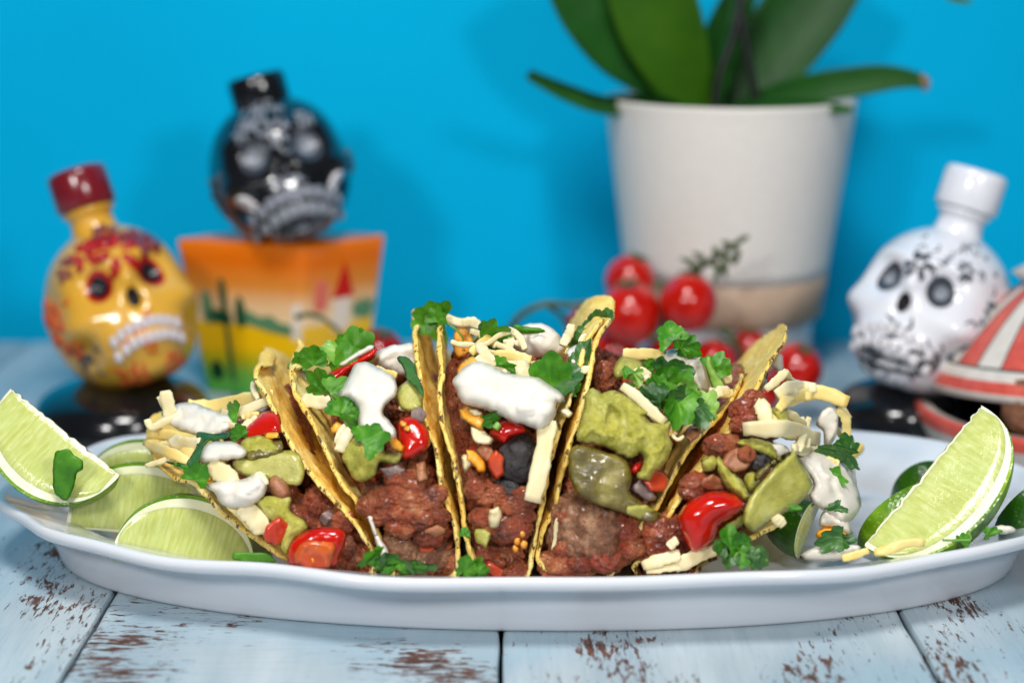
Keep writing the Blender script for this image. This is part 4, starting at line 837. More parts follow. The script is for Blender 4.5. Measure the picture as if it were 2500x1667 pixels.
for x,y,sz,an in ((500,1420,60,90),(540,1445,80,10),(590,1455,50,0)): leaf(*B((x,y))[0],sz,an,g,-6.7,.1,'leaf',name='leaflet',tx=.5)
g = garn('cheddar_piece','orange cheddar lump with a dark leaf on it under the sour cream drip','cheese', wp(C,1420,1280,-4.4))
pillow('cheese_lump',C((1325,1255),(1345,1210),(1430,1195),(1490,1215),(1510,1260),(1450,1290),(1370,1290)),-3.6,.5,M['cheddar'],g,wpx=30); pillow('sour_cream_smear',C((1340,1190),(1370,1110),(1430,1130),(1500,1170),(1530,1250),(1460,1225),(1400,1205)),-3.7,.35,M['sour'],g,wpx=30,amp=.1)
leaf(*C((1405,1275))[0],95,200,g,-4.0,.5,'leafdark',name='leaflet',sx=.7); leaf(*C((1490,1275))[0],70,10,g,-4.0,.4,'leafdark',name='leaflet',sx=.6)
g = garn('sour_cream_puddle','thin puddle of sour cream on the plate between the rightmost taco and lime','sour cream', wp(C,1400,1330,-4.5))
pillow('puddle',C((1240,1370),(1290,1320),(1400,1300),(1540,1290),(1570,1330),(1500,1370),(1380,1390)),-4.3,.25,M['sour'],g,wpx=30)
g = garn('cheese_shred','flat cheese strip lying under the big lime wedge at the right','cheese', wp(E,620,890,-6.1))
shred('strip',E((480,915),(600,890),(730,870)),24,M['paleyellow'],g,-6.3,.1); shred('strip',E((320,945),(400,925),(450,905)),18,M['paleyellow'],g,-6.2,.1)
g = garn('coriander_leaf','tiny curled coriander scrap beside the big lime wedge on the rim','leaf', wp(E,930,850,-5.6))
leaf(*E((930,850))[0],40,60,g,-5.8,.1,'leaf',name='leaflet'); stalk(E((820,855),(900,855),(960,850),(950,820)),.04,g,-5.8,.1,name='stalk')
g = garn('coriander_leaf','coriander scrap with a spot of cream at the right rim of the platter','leaf', wp(E,1070,820,-5.2))
leaf(*E((1070,815))[0],60,10,g,-5.3,.1,'leaf',name='leaflet',sx=.6); pillow('sour_cream_smear',E((1050,800),(1110,780),(1170,790),(1185,815),(1100,825)),-5.0,.15,M['sour'],g,wpx=14,step=6)
g = garn('coriander_leaf','flat green leaf under the leftmost taco against the lime slices','leaf', wp(A,660,1380,-6.2))
pillow('leaf_blade',A((565,1355),(640,1355),(740,1360),(780,1410),(680,1410),(570,1395)),-5.9,.03,M['leaf'],g,wpx=6,step=7)
g = garn('sour_cream_dab','dab of sour cream caught on the tip of the leftmost shell','sour cream', wp(A,700,475,-1))
pillow('dab',A((672,480),(690,460),(735,465),(740,485),(710,495)),.3,.18,M['sour'],g,wpx=12,step=6)

# ================================================================ skull bottles behind
def ell(v, c, r): return np.exp(-(((v-np.array(c))/np.array(r))**2).sum(1))
SKV, SKF = ico(6)
def skull_shape():
    v = SKV.copy(); x,y,z = v[:,0].copy(),v[:,1].copy(),v[:,2].copy()
    # cranium wide and deep, face (towards -y) flatter, jaw narrower
    P = np.stack([x*.86, y*1.0, z*.98],-1)
    low = np.clip((-z-.05)/.95,0,1)
    kk = np.sqrt(np.clip(1-np.abs(z)**3.4,0,1)/np.clip(1-z*z,.06,1)); kk = np.where(z<0, np.minimum(kk,1.42), 1); P[:,0] *= kk; P[:,1] *= kk
    P[:,0] *= 1-.22*low**1.3; P[:,1] = np.where(y>0, P[:,1]*(1-.45*low), P[:,1]*(1+.04*low))
    P[:,1] += .04*low
    # squared-off chin and flat base
    P[:,2] = np.maximum(P[:,2], -.90+.03*(P[:,0]**2+P[:,1]**2)); 
    fr = np.clip(-y,0,1)
    jaw = np.clip((-z-.35)/.5,0,1)*np.clip(-y+.25,0,1)
    P[:,1] -= .13*jaw; P[:,0] *= 1+.08*jaw
    n = normals(P,SKF)
    def push(c,r,a): nonlocal P; P = P+n*(a*ell(P,c,r))[:,None]
    for s_ in (-1,1):
        push((s_*.32,-.80,.27),(.20,.5,.19),-.20); push((s_*.34,-.80,.52),(.24,.4,.08),.06)
        push((s_*.58,-.62,-.08),(.22,.35,.15),.10); push((s_*.78,-.25,.25),(.16,.35,.3),-.05); push((s_*.62,-.5,-.42),(.15,.4,.16),-.14)
    push((0,-.95,.04),(.09,.4,.12),-.13); push((0,-.95,.26),(.07,.3,.12),.05)
    push((0,-.90,-.44),(.46,.35,.20),.13); push((0,-.95,-.45),(.44,.3,.022),-.04); push((0,-.9,-.78),(.32,.3,.10),.08)
    return P
SKP = skull_shape()
t = NT('bottle_glaze_yellow'); c = t.ramp(t.noise(.5,3,.5),[(.3,srgb(212,158,50)),(.7,srgb(224,172,66))]); M['sky'] = t.set(color=c, rough=.22, coat=.35, spec=.45)
M['skb'] = simple('bottle_glaze_black', srgb(13,15,19), srgb(20,22,27), 1, .16, coat=.5, spec=.5)
M['skw'] = simple('bottle_glaze_white', srgb(222,224,234), srgb(230,232,240), 1, .22, coat=.3, spec=.5)
def flat(name,c,rough=.3,**k): return simple(name, srgb(*c), None, 1, rough, **k)
M['pred']=flat('painted_red',(176,16,20),.2); M['pdark']=flat('painted_dark',(26,22,26),.25); M['porange']=flat('painted_orange',(206,84,24),.3)
M['pgrey']=flat('painted_grey',(132,138,150),.35); M['pwhite']=flat('painted_white',(214,212,218),.3); M['pslate']=flat('painted_slate',(62,68,78),.3); M['pbrown']=flat('painted_maroon',(118,24,36),.2,coat=.5)
M['tooth']=flat('painted_tooth',(204,198,204),.2)
def skull_bottle(label, base, scale, yaw, pitch, roll, body, cap, dz, paint, neckcol, eyes, teeth, toothm, wide=1.0, tw=.80, rows=((-.34,9,.10),(-.50,9,.095)), th=1.0):
    root = thing('skull_bottle', label, 'bottle', base, 'skull shaped bottles behind the platter')
    Rm = rot(math.radians(pitch),0,0); Rm = rot(0,math.radians(roll),0)@rot(0,0,math.radians(yaw))@Rm
    def T(v): return ((np.asarray(v)+np.array([0,0,.90]))*scale*np.array([wide,1,1]))@Rm.T+np.array(base)
    mesh('bottle_body', T(SKP), SKF, M[body], root)
    bvh = BVHTree.FromPolygons([tuple(p) for p in SKP], SKF)
    def proj(dirv, o=(0,0,0)):
        d = Vector(dirv).normalized(); h = bvh.ray_cast(Vector(o)+d*3, -d)
        return (np.array(h[0]), np.array(h[1])) if h[0] is not None else (np.array(d), np.array(d))
    def sph(az, el): return (math.sin(az)*math.cos(el), -math.cos(az)*math.cos(el), math.sin(el))
    # neck and cap
    nv,nf = lathe_arr([(.34,.80),(.27,.95),(.245,1.06),(.25,1.16),(.30,1.18),(.30,1.22),(.25,1.24),(.25,1.3),(.0,1.3)],40); nv[:,2] = np.where(nv[:,2]>1.0, nv[:,2]+dz, nv[:,2]); mesh('bottle_neck', T(nv), nf, M[neckcol], root)
    cv,cf = lathe_arr([(.0,1.24),(.33,1.24),(.345,1.27),(.345,1.62),(.33,1.68),(.29,1.70),(.0,1.71)],72)
    a = np.arctan2(cv[:,1],cv[:,0]); k = (np.hypot(cv[:,0],cv[:,1])>.34); cv[:,:2] *= (1+.018*k*np.sin(a*36))[:,None]; cv[:,2] += dz
    mesh('bottle_cap', T(cv), cf, M[cap], root)
    def disc(az,el,r,mat,name,ry=None,lift=.012,hole=0,irr=.0):
        n = 30; c0,n0 = proj(sph(az,el)); up = np.array([0,0,1.0]); sx = np.cross(n0,up); sx /= np.linalg.norm(sx)+1e-9; uy = np.cross(sx,n0)
        V=[]; ry = ry or r
        for q in np.linspace(hole,1,6):
            for i in range(n):
                t_ = i/n*6.283; rr = q*(1+irr*math.sin(t_*5))
                p = c0+sx*math.cos(t_)*r*rr+uy*math.sin(t_)*ry*rr; hp,hn = proj(p/np.linalg.norm(p)); V.append(hp+hn*lift)
        mesh(name, T(V), grid_faces(6,n,True)+([list(range(n))] if not hole else []), M[mat], root)
    def strokes(lst, mat, name, w_=.022):
        J = Join()
        for pl in lst:
            P = resample(crom(pl,6,False), n=12); cc = []
            for az,el in P:
                hp,hn = proj(sph(az,el)); cc.append(hp)
            v,f = tube_arr(np.array(cc), w_*np.sin(np.linspace(.5,2.7,12)), 6); J.add(T(v),f)
        o = J.build(name, M[mat], root); o['kind'] = 'stuff'
    # eyes
    for s_ in (-1,1):
        az = s_*.375
        for (r,mt,nm,lf,hole) in eyes: disc(az,.30,r,mt,nm,ry=r*1.08,lift=lf,hole=hole)
    disc(0.0,.04,.075,'pdark','nose_mark',ry=.11,lift=.015)
    if teeth:
        for row,(zz,nn,hh) in enumerate(rows):
            for i in range(nn):
                xx = (i-(nn-1)/2)/nn*tw
                h = bvh.ray_cast(Vector((xx,-3,zz+.13*(1-(abs(xx)/.40)**2)-.07)), Vector((0,1,0)))
                if h[0] is None: continue
                hp = np.array(h[0]); hn = np.array(h[1]); Vv,Ff = ico(2); p = np.sign(Vv)*np.abs(Vv)**.5*np.array([.043*tw/.8,.035,hh*.70*th])
                aa = math.atan2(hn[0],-hn[1]); p = p@rot(0,0,aa).T
                mesh('tooth', T(p+hp+hn*.01), Ff, M[toothm], root)
    # painted blossoms, scrolls and dots
    for (az,el,r,mt) in paint['flowers']:
        J = Join()
        for k in range(6):
            t_ = k/6*6.283; pl = [(az+r*.25*math.cos(t_),el+r*.25*math.sin(t_)),(az+r*.7*math.cos(t_+.15),el+r*.7*math.sin(t_+.15)),(az+r*math.cos(t_),el+r*math.sin(t_))]
            P = resample(crom(pl,4,False),n=8); cc = [proj(sph(*q))[0] for q in P]
            v,f = tube_arr(np.array(cc), r*.20*np.sin(np.linspace(.3,2.9,8)), 6); J.add(T(v),f)
        J.build('painted_flower', M[mt], root)
    for (lst,mt,w_) in paint['strokes']: strokes(lst,mt,'painted_scroll',w_)
    for (az,el,r,ry,mt) in paint.get('patches',[]): disc(az,el,r,mt,'painted_patch',ry=ry,lift=.008,irr=.12)
    return root
def mirror(l): return l+[[(-a,e) for a,e in p] for p in l]
def curls(cx,cy,n,r,seed):
    q = np.random.RandomState(seed); o=[]
    for k in range(n):
        a = q.rand()*6.28; x = cx+q.uniform(-1,1)*r; y = cy+q.uniform(-1,1)*r; o.append([(x,y),(x+.09*math.cos(a),y+.09*math.sin(a)),(x+.15*math.cos(a+.9),y+.15*math.sin(a+.9))])
    return o
# yellow bottle on a dark dish
def dish(label, c, r, h, extra=None):
    root = thing('glazed_dish', label, 'dish', c)
    prof = [(0,0),(r*.90,0),(r*.97,.08),(r,.25),(r*.99,.55),(r*.93,.95*h),(r*.80,1.0*h+.35),(r*.62,h+.62),(r*.40,h+.78),(0,h+.84)]
    v,f = lathe_arr(resample(crom(prof,4,False),n=36), 80, c); mesh('dish_body', v, f, M['skb'], root)
    return root
Yy = 16.5
p = W(285,935,Yy); 
dish('black glossy domed dish under the yellow skull bottle', (W(300,1000,Yy)[0], Yy, 0), 3.95, max(p[2]-.70,.4))
def topz(h): return h+.84
hz = max(p[2]-.70,.4)
skull_bottle('yellow skull bottle with maroon cap and red petals on its crown', (W(352,940,Yy)[0], Yy+.3, hz+.62), 3.86, 26, -12, -13, 'sky','pbrown',-.02,
  {'flowers':[(-1.25,-.05,.20,'porange'),(-1.5,.25,.18,'porange'),(-1.1,-.38,.16,'porange'),(0,.62,.34,'pred'),(-.45,.75,.26,'pred'),(.45,.72,.28,'pbrown'),(-.8,.66,.2,'pbrown'),(.0,1.0,.3,'pbrown')],
   'strokes':[(curls(0,-.30,9,.18,3),'porange',.018),(curls(-.35,-.80,14,.16,4),'porange',.022),(curls(.35,-.80,12,.16,5),'porange',.022),(curls(-1.3,0,26,.4,6),'porange',.020),(curls(-.95,-.55,14,.2,8),'pslate',.018)],
   'patches':[(-.15,.86,.26,.16,'pred'),(.5,.72,.22,.20,'pbrown'),(.95,.80,.2,.15,'pbrown')]},
  'sky', [(.155,'pred','eye_socket',.010,0),(.118,'pdark','eye_socket',.022,0)], True, 'tooth')
# black bottle on the box
skull_bottle('black skull bottle with silver grey painting standing on the orange box', (W(728,585,23.0)[0], 23.0, 7.50), 3.58, 14, -4, -13, 'skb','skb',-.42,
  {'flowers':[(0,.55,.22,'pgrey'),(-.5,.65,.16,'pgrey'),(.5,.65,.16,'pgrey'),(-1.2,-.1,.28,'pslate'),(1.2,-.1,.2,'pslate')],
   'strokes':[(curls(0,.6,26,.4,13),'pgrey',.020),(curls(-.1,.95,16,.4,14),'pgrey',.018),(curls(0,-.13,10,.14,15),'pgrey',.022),(mirror([[(.45,-.32),(.62,-.26),(.80,-.30)],[(.48,-.38),(.62,-.34),(.78,-.38)],[(.5,-.28),(.62,-.20),(.74,-.22)]]),'pwhite',.045),(curls(-1.25,-.1,26,.32,16),'pslate',.02),(curls(-.2,-.80,20,.3,17),'pgrey',.016),(curls(.3,-.80,14,.3,27),'pgrey',.016)],
   'patches':[]},
  'skb', [(.19,'pslate','eye_socket',.010,0),(.125,'pgrey','eye_socket',.022,0)], True, 'pgrey', wide=1.10, tw=1.12, rows=((-.36,10,.10),(-.56,10,.10)), th=1.3)
# white bottle on a dark dish
Yw = 14.5; hw = 1.75
dish('dark glazed dish under the white skull bottle', (W(2195,1000,Yw)[0], Yw, 0), 2.9, hw)
skull_bottle('white skull bottle with black line painting and a white cap', (W(2215,930,Yw)[0], Yw, hw+.60), 3.78, -36, -8, 12, 'skw','skw',-.02,
  {'flowers':[(0,.50,.20,'pslate'),(1.15,.25,.16,'pslate'),(1.35,-.1,.26,'pslate'),(1.0,-.45,.28,'pslate'),(.6,.62,.14,'pslate')],
   'strokes':[(curls(0,.6,12,.3,33),'pslate',.013),(curls(.9,.75,12,.35,34),'pslate',.013),(curls(1.2,-.2,20,.35,35),'pslate',.015),(curls(0,-.3,6,.10,36),'pslate',.02),(curls(0,-.80,16,.32,37),'pgrey',.016),([[(-.42,-.53),(0,-.50),(.42,-.53),(.55,-.50)],[(.55,-.40),(.60,-.5),(.52,-.62)],[(-.45,-.44),(0,-.38),(.5,-.43)],[(-.4,-.64),(0,-.62),(.5,-.63)]],'pdark',.028),(curls(.45,-.52,16,.12,38),'pslate',.016),(curls(-.2,-.46,16,.12,39),'pslate',.016)]},
  'skw', [(.15,'pslate','eye_socket',.010,0),(.085,'pgrey','eye_socket',.020,0)], True, 'pwhite', wide=1.02, tw=.95)

# ================================================================ orange box
def box_():
    root = thing('tapered_box', 'orange box, wider at its top, printed with desert cactuses and a red roofed tower', 'box', (W(700,940,24)[0],24,0))
    t = NT('desert_print'); sx = t.n('ShaderNodeSeparateXYZ'); t.l(t.co, sx.inputs[0]); z = t.math('DIVIDE', sx.outputs[2], 7.45)
    z2 = t.math('ADD', z, t.math('MULTIPLY', t.math('SUBTRACT', t.noise(.5,3,.5), .5), .05))
    c = t.ramp(z2, [(.0,srgb(70,170,60)),(.14,srgb(110,176,60)),(.23,srgb(176,170,20)),(.32,srgb(236,184,8)),(.47,srgb(238,186,8)),(.475,srgb(236,206,160)),(.6,srgb(232,190,142)),(.72,srgb(222,138,52)),(.88,srgb(222,106,6)),(1.0,srgb(236,120,16))])
    m = t.set(color=c, rough=.28, coat=.3)
    H = 7.45
    # corners (top, bottom) : left, near, right, back
    T_ = [W(425,590,22.6),W(742,605,20.4),W(946,575,23.9)]; T_ = [np.array([p[0],p[1],H]) for p in T_]; T_.append(T_[0]+T_[2]-T_[1])
    cen = sum(T_)/4; B_ = [cen+(p-cen)*.78 for p in T_]; B_ = [np.array([p[0],p[1],0.0]) for p in B_]
    # the right-hand side leans in strongly, the left one less
    V=[]; rr=.35
    for lev,(za,k) in enumerate(((0,0),(.02,0),(.25,.25),(.5,.5),(.75,.75),(.985,.985),(1,1))):
        q = [B_[i]*(1-k)+T_[i]*k for i in range(4)]; cc = sum(q)/4
        for i in range(4):
            a,b_,c_ = q[i-1],q[i],q[(i+1)%4]; da=(a-b_)/np.linalg.norm(a-b_); dc=(c_-b_)/np.linalg.norm(c_-b_)
            for s_ in np.linspace(0,1,6):
                p_ = b_+da*rr*(1-s_)**2+dc*rr*s_**2; p_ = p_.copy(); p_[2] = za*H
                if lev in (0,6): p_[:2] = cc[:2]+(p_[:2]-cc[:2])*.985
                V.append(p_)
    n = 24; Fc = grid_faces(7,n,True)+[list(range(n))[::-1],list(range(6*n,7*n))]
    mesh('box_body', V, Fc, m, root)
    Q = [B_,T_]
    def face(i,j):
        def f(u,zf,lift=.04):
            a = B_[i]*(1-zf)+T_[i]*zf; b_ = B_[j]*(1-zf)+T_[j]*zf; p_ = a*(1-u)+b_*u
            nr = np.cross(B_[j]-B_[i], T_[i]-B_[i]); nr /= np.linalg.norm(nr); nr = nr if nr@(p_-cen)*1>0 else -nr
            return p_+nr*lift
        return f
    fl_, fr_ = face(0,1), face(1,2)
    def plate_(name, f, poly, mat):
        P = crom(poly,4) if len(poly)>4 else np.array(poly,float); n_=len(P)
        V = [f(u,z_,.035) for u,z_ in P]+[f(u,z_,-.02) for u,z_ in P]
        mesh(name, V, [list(range(n_)), list(range(n_,2*n_))[::-1]]+[[i,(i+1)%n_,(i+1)%n_+n_,i+n_] for i in range(n_)], mat, root, smooth=False)
    g1 = flat('cactus_green',(20,78,50),.3); g2 = flat('pale_cactus_green',(86,132,96),.3); g3 = flat('bush_green',(10,60,36),.3)
    cr = flat('corner_cream',(228,212,196),.3); rd = flat('roof_red',(196,22,12),.3); pk = flat('pink_print',(222,112,92),.3)
    plate_('printed_cactus', fl_, [(.30,.12),(.345,.12),(.345,.45),(.36,.70),(.33,.77),(.30,.70),(.305,.45)], g1)
    plate_('printed_cactus', fl_, [(.14,.48),(.22,.48),(.22,.62),(.18,.69),(.14,.62)], g2); plate_('printed_cactus', fl_, [(.17,.48),(.36,.47),(.36,.54),(.26,.56),(.17,.54)], g1)
    plate_('printed_cactus', fl_, [(.42,.47),(.50,.47),(.50,.60),(.455,.66),(.42,.58)], g1)
    plate_('printed_hedge', fl_, [(.50,.48),(.88,.42),(.88,.49),(.80,.50),(.72,.54),(.62,.53),(.55,.56),(.50,.55)], g2)
    plate_('printed_bush', fl_, [(.12,.10),(.22,.10),(.24,.17),(.18,.22),(.12,.18)], g3); plate_('printed_bush', fl_, [(.60,.20),(.70,.19),(.74,.22),(.66,.26)], g3)
    plate_('printed_corner_strip', fl_, [(.90,.40),(.985,.38),(.985,.64),(.90,.62)], cr)
    plate_('printed_roof', fr_, [(.36,.64),(.64,.64),(.62,.67),(.50,.86),(.46,.80),(.38,.67)], rd)
    plate_('printed_tower', fr_, [(.38,.42),(.60,.42),(.60,.63),(.38,.63)], cr)
    plate_('printed_sign', fr_, [(.14,.58),(.28,.58),(.30,.70),(.26,.76),(.16,.76),(.13,.68)], pk)
    plate_('printed_cactus', fr_, [(.66,.50),(.90,.48),(.92,.60),(.84,.58),(.78,.62),(.72,.58),(.66,.60)], g2)
    return root
box_()

# ================================================================ plant pot with orchid
t = NT('pot_glaze'); c = t.ramp(t.noise(9,3,.7),[(.35,srgb(222,216,210)),(.6,srgb(236,232,227))]); t.bump(t.voro(9,src=t.map((1,1,.8))), .7, .05)
M['pot'] = t.set(color=c, rough=.55)
M['potband'] = simple('bare_clay_band', srgb(176,150,128), srgb(188,164,142), 2, .7)
Yp = 27.5; pc = W(1775,500,Yp); PX = pc[0]
root = thing('plant_pot', 'tall off-white textured pot with a bare clay band near its foot', 'plant pot', (PX,Yp,0))
def potz(py, dy=0): return W(1775,py,Yp+dy)[2]
zt = potz(262,-5.5); rt = 300*cmpx(Yp); rb = 232*cmpx(Yp)
z0 = potz(800,-4.5); z1 = potz(702,-4.8); 
rr_ = lambda z: rb+(rt-rb)*((z-z0*.9)/(zt-z0*.9)) if z>z0*.9 else rb
v,f = lathe_arr([(0,z1-.3),(rr_(z1)-.4,z1-.3),(rr_(z1)-.02,z1)]+[(rr_(z),z) for z in np.linspace(z1,zt-.25,14)]+[(rt,zt-.1),(rt-.04,zt),(rt-.25,zt-.02),(rt-.35,zt-.4),(rt-.8,zt-3),(rt-1,zt-3.2),(0,zt-3.2)], 96, (PX,Yp,0)); mesh('pot_body', v, f, M['pot'], root)
v,f = lathe_arr([(rr_(z0)-.15,z0-.15),(rr_(z0)+.03,z0),(rr_(z1)+.035,z1),(rr_(z1)-.1,z1+.05)],96,(PX,Yp,0)); mesh('clay_band', v, f, M['potband'], root)
v,f = lathe_arr([(0,0),(rb-.5,0),(rb-.35,.15),(rb-.30,z0-.5),(rb-.2,z0-.1),(0,z0-.1)],96,(PX,Yp,0)); mesh('saucer', v, f, M['glaze'], root)
soil = simple('bark_mix', srgb(52,34,22), srgb(84,58,38), 3, .9, bump=(3,1,.3))
v,f = lathe_arr([(0,zt-1.2),(rt-.6,zt-1.3)],64,(PX,Yp,0)); v[:,2]+= .25*fbm(v*1.1,2); mesh('potting_bark', v, f, soil, root)
M['orchid'] = simple('orchid_leaf', srgb(16,66,18), srgb(28,84,20), .25, .5, spec=.25); M['orchidlight'] = simple('yellow_green_orchid_leaf', srgb(46,92,10), srgb(62,106,12), .25, .5, spec=.25)
root = thing('orchid', 'orchid with broad green leaves and a thin dark stem growing in the off-white pot', 'orchid', (PX,Yp,zt-1.2))
def broad(mid, widths, Ys, mat, cup=.5, thick=.16, name='leaf'):
    P = resample(crom(mid,8,False),n=30); u = np.linspace(0,1,30); Yv = np.interp(u,np.linspace(0,1,len(Ys)),Ys)
    C3 = W(P[:,0],P[:,1],Yv); wv = np.interp(u,np.linspace(0,1,len(widths)),widths); 
    for _ in range(3): wv[1:-1] = (wv[:-2]+wv[1:-1]+wv[2:])/3
    T_ = np.gradient(C3,axis=0); T_/=np.linalg.norm(T_,axis=1)[:,None]; view = CAM-C3; view/=np.linalg.norm(view,axis=1)[:,None]
    sd = np.cross(T_,view); sd/=np.linalg.norm(sd,axis=1)[:,None]; nr = np.cross(sd,T_)
    V=[];ve=[]
    for side in (1,-1):
        for i in range(30):
            for s_ in np.linspace(-1,1,15):
                hw = wv[i]*.5*cmpx(Yv[i]); V.append(C3[i]+sd[i]*s_*hw+nr[i]*(cup*hw*(s_*s_-.4)+side*thick*.5*math.sqrt(max(0,1-s_*s_*.96)))); ve.append(max(0,1-abs(s_)*7))
    Fc = grid_faces(30,15); N_=450; Fc += [[a+N_ for a in q][::-1] for q in grid_faces(30,15)]
    for i in range(29): Fc += [[i*15,(i+1)*15,(i+1)*15+N_,i*15+N_],[i*15+14,i*15+14+N_,(i+1)*15+14+N_,(i+1)*15+14]]
    mesh(name, np.array(V), Fc, M[mat], root, attrs={'vein':ve})
broad([(1700,300),(1600,255),(1480,258),(1380,225),(1290,182)],[30,50,46,44,26],[27,26,25,24.5,24],'orchid',cup=.9)
broad([(1690,300),(1640,200),(1520,70),(1400,-120)],[70,140,210,230,190],[27.5,26.5,25.5,25],'orchid',cup=.35)
broad([(1700,300),(1660,180),(1600,20),(1560,-160)],[70,150,200,205,180],[27,26,25,24],'orchidlight',cup=.3)
broad([(1715,300),(1740,180),(1775,70),(1830,-60)],[50,90,105,90,60],[28,27.5,27,27],'orchid',cup=.35)
broad([(1770,300),(1850,190),(1930,70),(2040,-80)],[80,140,190,200,170],[28,28.5,29,29.5],'orchid',cup=.3)
broad([(1780,300),(1900,235),(2050,205),(2180,190),(2262,200)],[60,62,74,70,30],[27.5,26.5,25.5,25,25],'orchid',cup=.2)
broad([(1760,290),(1860,262),(1990,262),(2080,268)],[30,40,40,16],[24,23,23,23],'orchid',cup=.5)
v,f = tube_arr(W(*zip(*[(2248,185),(2262,200),(2258,222)]),[25]*3), [.12,.2,.12], 8); mesh('withered_tip', v, f, flat('withered_tip',(150,110,80),.5), root)
broad([(2300,-20),(2330,-4),(2370,6)],[16,18,8],[22,22,22],'orchidlight')
dk = flat('flower_stem',(22,24,20),.4)
for pts in ([(1850,300),(1838,200),(1820,110),(1806,0),(1800,-80)],[(1742,300),(1755,190),(1790,90),(1812,-10)]):
    P = resample(crom(pts,8,False),n=24); v,f = tube_arr(W(P[:,0],P[:,1],np.full(24,25.2)), .21, 10); mesh('flower_stem', v, f, dk, root)

# ================================================================ tomatoes on the vine
Vv,Ff = ico(5)
def tomato_obj(px,py,Y,rpx,label,group='cherry tomatoes behind the tacos',mat='tomato',lie=0):
    r = rpx*cmpx(Y); c = W(px,py,Y); root = thing('cherry_tomato', label, 'cherry tomato', (c[0],c[1],c[2]-r), group)
    q = Vv.copy(); a = np.arctan2(q[:,1],q[:,0]); top = np.clip(q[:,2],0,1)
    q = q*np.array([1,1,1.03]); q[:,2] -= .16*np.exp(-(q[:,0]**2+q[:,1]**2)/.06)*(q[:,2]>0); q[:,:2] *= (1+.012*np.sin(a*5))[:,None]
    Rm = rot(*RNG.uniform(-.5,.5,3)) if not lie else rot(1.2,0,lie)
    mesh('tomato_body', q*r@Rm.T+c, Ff, M[mat], root)
    J = Join(); 
    for k in range(5):
        t_ = k*1.2566; d = np.array([math.cos(t_),math.sin(t_),0]); P = [np.array([0,0,.92])+d*s_*.5+np.array([0,0,.10*math.sin(s_*3)+.06]) for s_ in np.linspace(0,1,6)]
        v,f = tube_arr(np.array(P)*r@Rm.T+c, r*.06*np.array([1,1.1,1,.8,.5,.2]), 6); J.add(v,f)
    J.build('calyx', M['vine'], root)
    return root
M['vine'] = simple('tomato_vine', srgb(58,70,40), srgb(84,98,58), 2, .6, bump=(6,.4,.03))
M['tomdark'] = tomato('deep_red_tomato', srgb(150,6,18), srgb(170,10,24))
for (x,y,Y,r,l) in [(1538,685,22.5,62,'cherry tomato at the back of the pile, highest on the left'),(1538,765,19.5,76,'large cherry tomato in front, left of the pair against the pot'),(1681,738,19.0,70,'cherry tomato high in the pile, right of the pair against the pot'),
   (1425,795,22.5,46,'dark red cherry tomato at the left end of the vine pile'),(1500,860,20.5,60,'cherry tomato low in the pile behind the middle taco shell'),(1620,885,20.5,60,'cherry tomato low in the pile behind the right taco'),
   (1740,885,19.5,58,'cherry tomato low in the pile right of the green calyx'),(1945,900,17.0,64,'cherry tomato lying alone to the right of the last taco shell'),(1830,850,22.0,46,'small cherry tomato half hidden behind the tip of a taco shell'),(1855,955,18.5,50,'cherry tomato behind the rightmost taco shell, nearest the plate'),(1425,900,21,58,'cherry tomato deepest in the pile behind the middle tacos')]:
    tomato_obj(x,y,Y,r,l)
tomato_obj(925,868,17.0,66,'dark red cherry tomato beside the orange box','cherry tomatoes beside the box','tomdark')
root = thing('tomato_vine', 'green brown tomato vine with dry calyxes among the cherry tomatoes', 'vine', W(1640,900,21))
def vtube(pts,Y,r0,name='vine_stem'):
    P = resample(crom(pts,8,False),n=26); Yv = np.interp(np.linspace(0,1,26),np.linspace(0,1,len(Y)),Y); v,f = tube_arr(W(P[:,0],P[:,1],Yv), np.linspace(r0,r0*.7,26), 8); v = v+.03*fbm(v*3,2)[:,None]; mesh(name, v, f, M['vine'], root)
vtube([(1240,815),(1270,770),(1330,742),(1390,745),(1450,738),(1520,735)],[21,20,20,20,21],.17); vtube([(1330,742),(1370,770),(1390,800)],[20,21],.15)
vtube([(1600,700),(1650,690),(1700,660),(1760,620),(1815,582)],[20,20,19,18.5],.18); vtube([(1560,720),(1600,735),(1620,790),(1660,830)],[20,20,20],.2)
for (x0,y0,x1,y1) in [(1700,660,1660,630),(1720,650,1690,615),(1745,632,1740,600),(1760,620,1770,680),(1750,640,1745,690),(1790,600,1800,640),(1800,590,1830,580),(1780,610,1760,590),(1690,665,1700,640),(1770,625,1795,650),(1735,645,1770,672)]:
    P = [(x0,y0),((x0+x1)/2+5,(y0+y1)/2-5),(x1,y1)]; Pq = resample(crom(P,6,False),n=10); v,f = tube_arr(W(Pq[:,0],Pq[:,1],np.full(10,18.6)), .13*np.sin(np.linspace(.4,3,10))+.02, 6); mesh('calyx_blade', v, f, M['vine'], root)
vtube([(1760,800),(1790,830),(1810,870)],[20,20],.2); vtube([(1590,830),(1600,790),(1580,760)],[19,19.5],.18)
root = thing('tomato_stalk', 'thin dark green stalk arching from the tomato across the corner of the box', 'stalk', W(850,860,17)); vtube([(722,775),(760,768),(800,785),(835,820),(850,860)],[18,17.5,17],.13,'stem')

